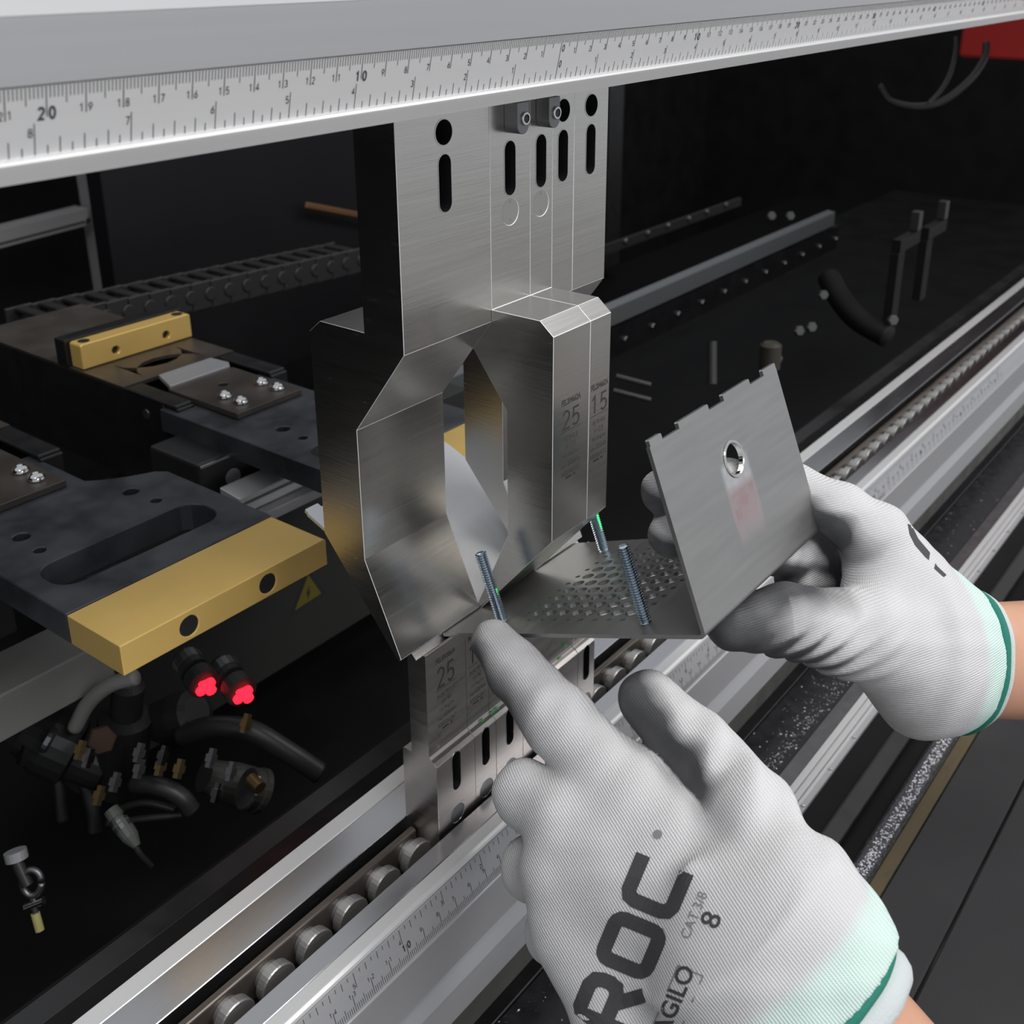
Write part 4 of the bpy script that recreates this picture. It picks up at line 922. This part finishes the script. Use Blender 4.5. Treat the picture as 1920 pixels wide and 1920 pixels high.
# ---- left hand, index finger pressing on the bracket
lax = imdir(0.64, 0.77, -0.10); lside = imdir(0.77, -0.64, 0.0); lside = lside-lax*(lside@lax); lside /= np.linalg.norm(lside)
lW = atD(1500, 1888, 350)
K1, K2, K3, K4 = (1138, 1452, 408, 14.5), (1066, 1540, 404, 15), (1056, 1640, 399, 14.5), (1082, 1745, 394, 13.5)
W1, Wm, W2 = (1360, 1945, 360, 18), (1470, 1840, 352, 20), (1545, 1775, 352, 18)
CM = (1478, 1680, 354, 17.5)
lpalm = [(K4, (1175, 1925, 374, 17)), (Wm, K1), (Wm, K2), (Wm, K3), (W1, K4), (W2, CM), (W2, (1205, 1500, 400, 13.5)), (CM, (1270, 1570, 396, 14)), ((1240, 1640, 392, 20), (1400, 1760, 366, 21)), ((1340, 1590, 392, 13), (1400, 1650, 374, 16))]
lf = [[K1, (1045, 1348, 424, 13.4), (968, 1258, 440, 11.2), (926, 1203, 447, 9.0)],
      [K2, (985, 1488, 420, 11.8), (1004, 1502, 446, 10), (1050, 1540, 458, 9)],
      [K3, (1000, 1628, 420, 11.6), (1018, 1645, 444, 9.8), (1064, 1675, 452, 8.8)],
      [K4, (1040, 1750, 414, 10.5), (1058, 1762, 436, 9), (1095, 1780, 442, 8)],
      [CM, (1404, 1516, 376, 14.2), (1318, 1410, 398, 12.6), (1215, 1312, 416, 11.2)]]
thd = imdir(-0.72, 0.62, 0.35)
def lcoat(V, N, cid, t, onf):
    pal = N@FF
    c = np.where(cid == 4, np.clip((N@thd)*1.3+0.72+np.clip(t-0.78, 0, 1)*2.4, 0, 1)*np.clip((t-0.34)/0.16, 0, 1), np.clip(pal*1.6+0.1, 0, 1))
    c = np.where(cid == 0, np.clip(c+(0.26+0.5*np.clip(N@imdir(-0.8, 0.5), 0, 1))*np.clip((t-0.2)/0.3, 0, 1)+0.14*np.clip((t-0.8)*4, 0, 1), 0, 1), c)
    return c*np.clip(onf*1.4, 0, 1)
def lfolds(P, D):
    for c, n, rad, amp in (((1020, 1320, 414), 3, 11, 0.55), ((1175, 1490, 398), 2, 13, 0.45), ((1330, 1425, 388), 3, 12, 0.8), ((1420, 1500, 366), 3, 15, 1.0)):
        a = atD(*c); ax_ = imdir(0.62, 0.78) if c[0] < 1200 else imdir(0.66, 0.75); q = P-a; s_ = q@ax_; w = np.exp(-(q*q).sum(1)/(2*rad*rad)); D = D+amp*w*np.sin(s_*2*math.pi/(rad*1.1)+q@imdir(0.78, -0.62)*0.12)
    return D
lg, lbvh = build_glove('glove', lpalm, lf, (lW, lax, lside, 33, 23, 30), lax, lcoat, 'white knitted glove printed ROC, grey index fingertip pressing the bracket floor', lfolds)
ring('cuff_hem', lW+lax*1.5, lax, lside, 33.5, 23.5, 2.5, tealhem, lg)
ring('cuff_edge', lW+lax*7.5, lax, lside, 31.8, 21.8, 3.7, greyroll, lg, 1.5)
arm('forearm', lW, lax, lside, [(-14, 20, 14), (0, 29, 19.5), (14, 28.5, 19.5), (50, 30, 22), (110, 36, 28), (200, 42, 35)], skin, 'bare left wrist and forearm')
rd = np.array([0.385, -0.923]); ud = np.array([-0.923, -0.385])
def tmap(ox, oy, h, sc, w=None):
    return lambda x, y: (ox+rd[0]*x*sc*(w or 1)+ud[0]*y*sc, oy+rd[1]*x*sc*(w or 1)+ud[1]*y*sc)
def rrect(x0, y0, x1, y1, r): 
    P = []
    for cx_, cy_, a0 in ((x1-r, y1-r, 0), (x0+r, y1-r, 90), (x0+r, y0+r, 180), (x1-r, y0+r, 270)):
        for k in range(4): a = math.radians(a0+30*k); P.append((cx_+r*math.cos(a), cy_+r*math.sin(a)))
    return P
sw = 0.24
lettR = [stroke([(0.12, 0.0), (0.12, 0.88), (0.60, 0.88), (0.72, 0.82), (0.76, 0.70), (0.76, 0.58), (0.72, 0.46), (0.60, 0.40), (0.14, 0.40)], sw), stroke([(0.44, 0.42), (0.78, 0.0)], sw)]
lettO = [stroke(rrect(0.12, 0.12, 0.82, 0.88, 0.14), sw, True)]
lettC = [stroke([(0.86, 0.12), (0.26, 0.12), (0.16, 0.17), (0.12, 0.28), (0.12, 0.72), (0.16, 0.83), (0.26, 0.88), (0.86, 0.88)], sw)]
mb2 = MB()
for strokes, off in ((lettR, 0.0), (lettO, 0.98), (lettC, 2.02)):
    for V, F in strokes: mb2.add([(x+off, y, 0) for x, y in V], F)
decal('logo_print', mb2.V, mb2.F, tmap(1172, 1950, 1, 116), lbvh, print_m, lg)
V, F = glyphs('.', 0.0); decal('logo_dot', [(0.02+0.1*math.cos(a), 0.1*math.sin(a)) for a in np.linspace(0, 6.2, 10)], [tuple(range(10))], tmap(1232, 1566, 1, 90), lbvh, print_l, lg, 1)
def px_text(name, s, ox, oy, hpx, m, bold=0.0, w=1.0):
    V, F = glyphs(s, bold); k = hpx/V[:, 1].max(); decal(name, V, F, tmap(ox, oy, 1, k, w), lbvh, m, lg, 1)
px_text('size_print', 'CAT.3/8', 1292, 1762, 19, print_l, 0.0, 1.0)
px_text('size_number_print', '8', 1345, 1744, 38, print_m, 0.01, 1.1)
px_text('name_print', 'AGILO', 1252, 1945, 34, print_m, 0.02, 1.0)
Vb, Fb = stroke([(0, 0), (4.2, 0), (4.2, 1.5), (0, 1.5)], 0.08, True); decal('name_frame_print', Vb, Fb, tmap(1263, 1962, 1, 34), lbvh, print_l, lg, 2)

# ---- right hand, fingers behind the front flange, thumb under the bend
rax = imdir(0.90, 0.10, 0.42); rside = imdir(-0.20, 0.98, 0.05); rside = rside-rax*(rside@rax); rside /= np.linalg.norm(rside)
rW = atD(1802, 1238, 466)
R1, R2, R3, R4 = (1642, 1006, 462, 14.0), (1636, 1028, 478, 14), (1630, 1058, 490, 13.5), (1625, 1092, 500, 13)
rpalm = [((1752, 1168, 466, 18), R1), ((1755, 1200, 474, 18), R2), ((1755, 1230, 480, 18), R3), ((1750, 1265, 486, 17), R4), ((1760, 1262, 458, 20), (1630, 1188, 446, 18)), ((1675, 1100, 462, 18), (1730, 1220, 460, 23)), ((1660, 1182, 456, 19), (1720, 1252, 462, 21))]
def dfl(px, py, r, gap=1.2):
    """depth of a finger of radius r lying behind the front flange along this ray"""
    d = ray(px, py); t = ((FB-CC)@dirF)/(d@dirF); return t+(TH+r+gap)/abs(d@dirF)
def bf(px, py, r, gap=1.2): return (px, py, dfl(px, py, r, gap), r)
rf = [[R1, (1575, 958, 464, 11.4), bf(1480, 912, 10.2, 2), bf(1365, 908, 9.6), bf(1247, 922, 8.8)],
      [R2, (1570, 1000, 480, 11.2), bf(1480, 975, 10.0, 4), bf(1360, 985, 9.4), bf(1260, 1004, 8.6)],
      [R3, (1560, 1042, 490, 10.8), bf(1480, 1040, 9.6, 6), bf(1390, 1030, 9.0)],
      [R4, (1560, 1082, 498, 10), bf(1490, 1085, 9.0, 8)],
      [(1670, 1200, 452, 18.5), (1580, 1186, 446, 16.8), (1475, 1162, 436, 13.8), (1372, 1168, 431, 10.6)]]
def rcoat(V, N, cid, t, onf):
    dn = N@imdir(-0.35, 0.93, 0.1); c = np.clip(dn*1.5+0.42, 0, 1)
    up = np.clip((N@UU)*1.2-0.25, 0, 1)*0.55; lo = np.clip(-(N@UU)*1.3-0.25, 0, 1)
    th = np.clip(np.maximum(up, lo*0.8)*np.clip((t-0.12)/0.3, 0, 1)+np.clip((t-0.45)/0.45, 0, 1)*0.75, 0, 1)
    c = np.where(cid == 4, th, c); return np.where(cid == 4, c*np.clip(onf*1.2+0.2, 0, 1), c*np.clip(onf*1.5, 0, 1))
def folds(P, D):
    a, b = atD(1440, 1150, 420), atD(1740, 1240, 440); ab = (b-a)/np.linalg.norm(b-a); s = (P-a)@ab; dn = (P-a)@(-UU)
    w = np.clip((dn-2)/12, 0, 1)*np.clip(s/12, 0, 1)*np.clip((62-s)/15, 0, 1); return D+w*0.95*np.sin((s+dn*0.9)*2*math.pi/11.5)
rgl, rbvh = build_glove('glove', rpalm, rf, (rW, rax, rside, 28, 20.5, 24), imdir(-0.9, 0.25), rcoat, 'white knitted glove gripping the front flange, grey thumb under the bend', folds)
ring('cuff_hem', rW+rax*1.0, rax, rside, 28.8, 21.3, 2.4, tealhem, rgl)
ring('cuff_edge', rW+rax*4.6, rax, rside, 27.6, 20.1, 2.4, greyroll, rgl)
arm('forearm', rW, rax, rside, [(-10, 18, 13), (0, 25, 18), (16, 24.5, 18.5), (60, 27, 21), (140, 36, 29), (230, 42, 36)], skin, 'bare right wrist and forearm')
pxq = lambda x, y: (x, y)
for nm, P in (('logo_print', [(1702, 982), (1710, 985), (1722, 1010), (1744, 1036), (1742, 1050), (1735, 1044), (1716, 1022), (1706, 1002)]), ('name_print', [(1754, 1056), (1758, 1062), (1775, 1078), (1770, 1082), (1752, 1066)])):
    decal(nm, P, [tuple(range(len(P)))], pxq, rbvh, print_m, rgl, 3)

# ================================================================== LASER GUARD LIGHT (grazes the rear stud from the far end)
lz = WP0+AX*48.4+dirF*27.5+nF*16
ld = bpy.data.lights.new('laser_guard', 'SPOT'); ld.energy = 150; ld.color = (0.0, 1.0, 0.08); ld.spot_size = math.radians(1.0); ld.spot_blend = 0.2; ld.shadow_soft_size = 0.002
lo = bpy.data.objects.new('laser_guard', ld); COL.objects.link(lo); src = np.array([640.0, lz[1]-42, lz[2]+3]); lo.location = src*MM
lo.rotation_euler = (Vector(lz)-Vector(src)).to_track_quat('-Z', 'Y').to_euler()
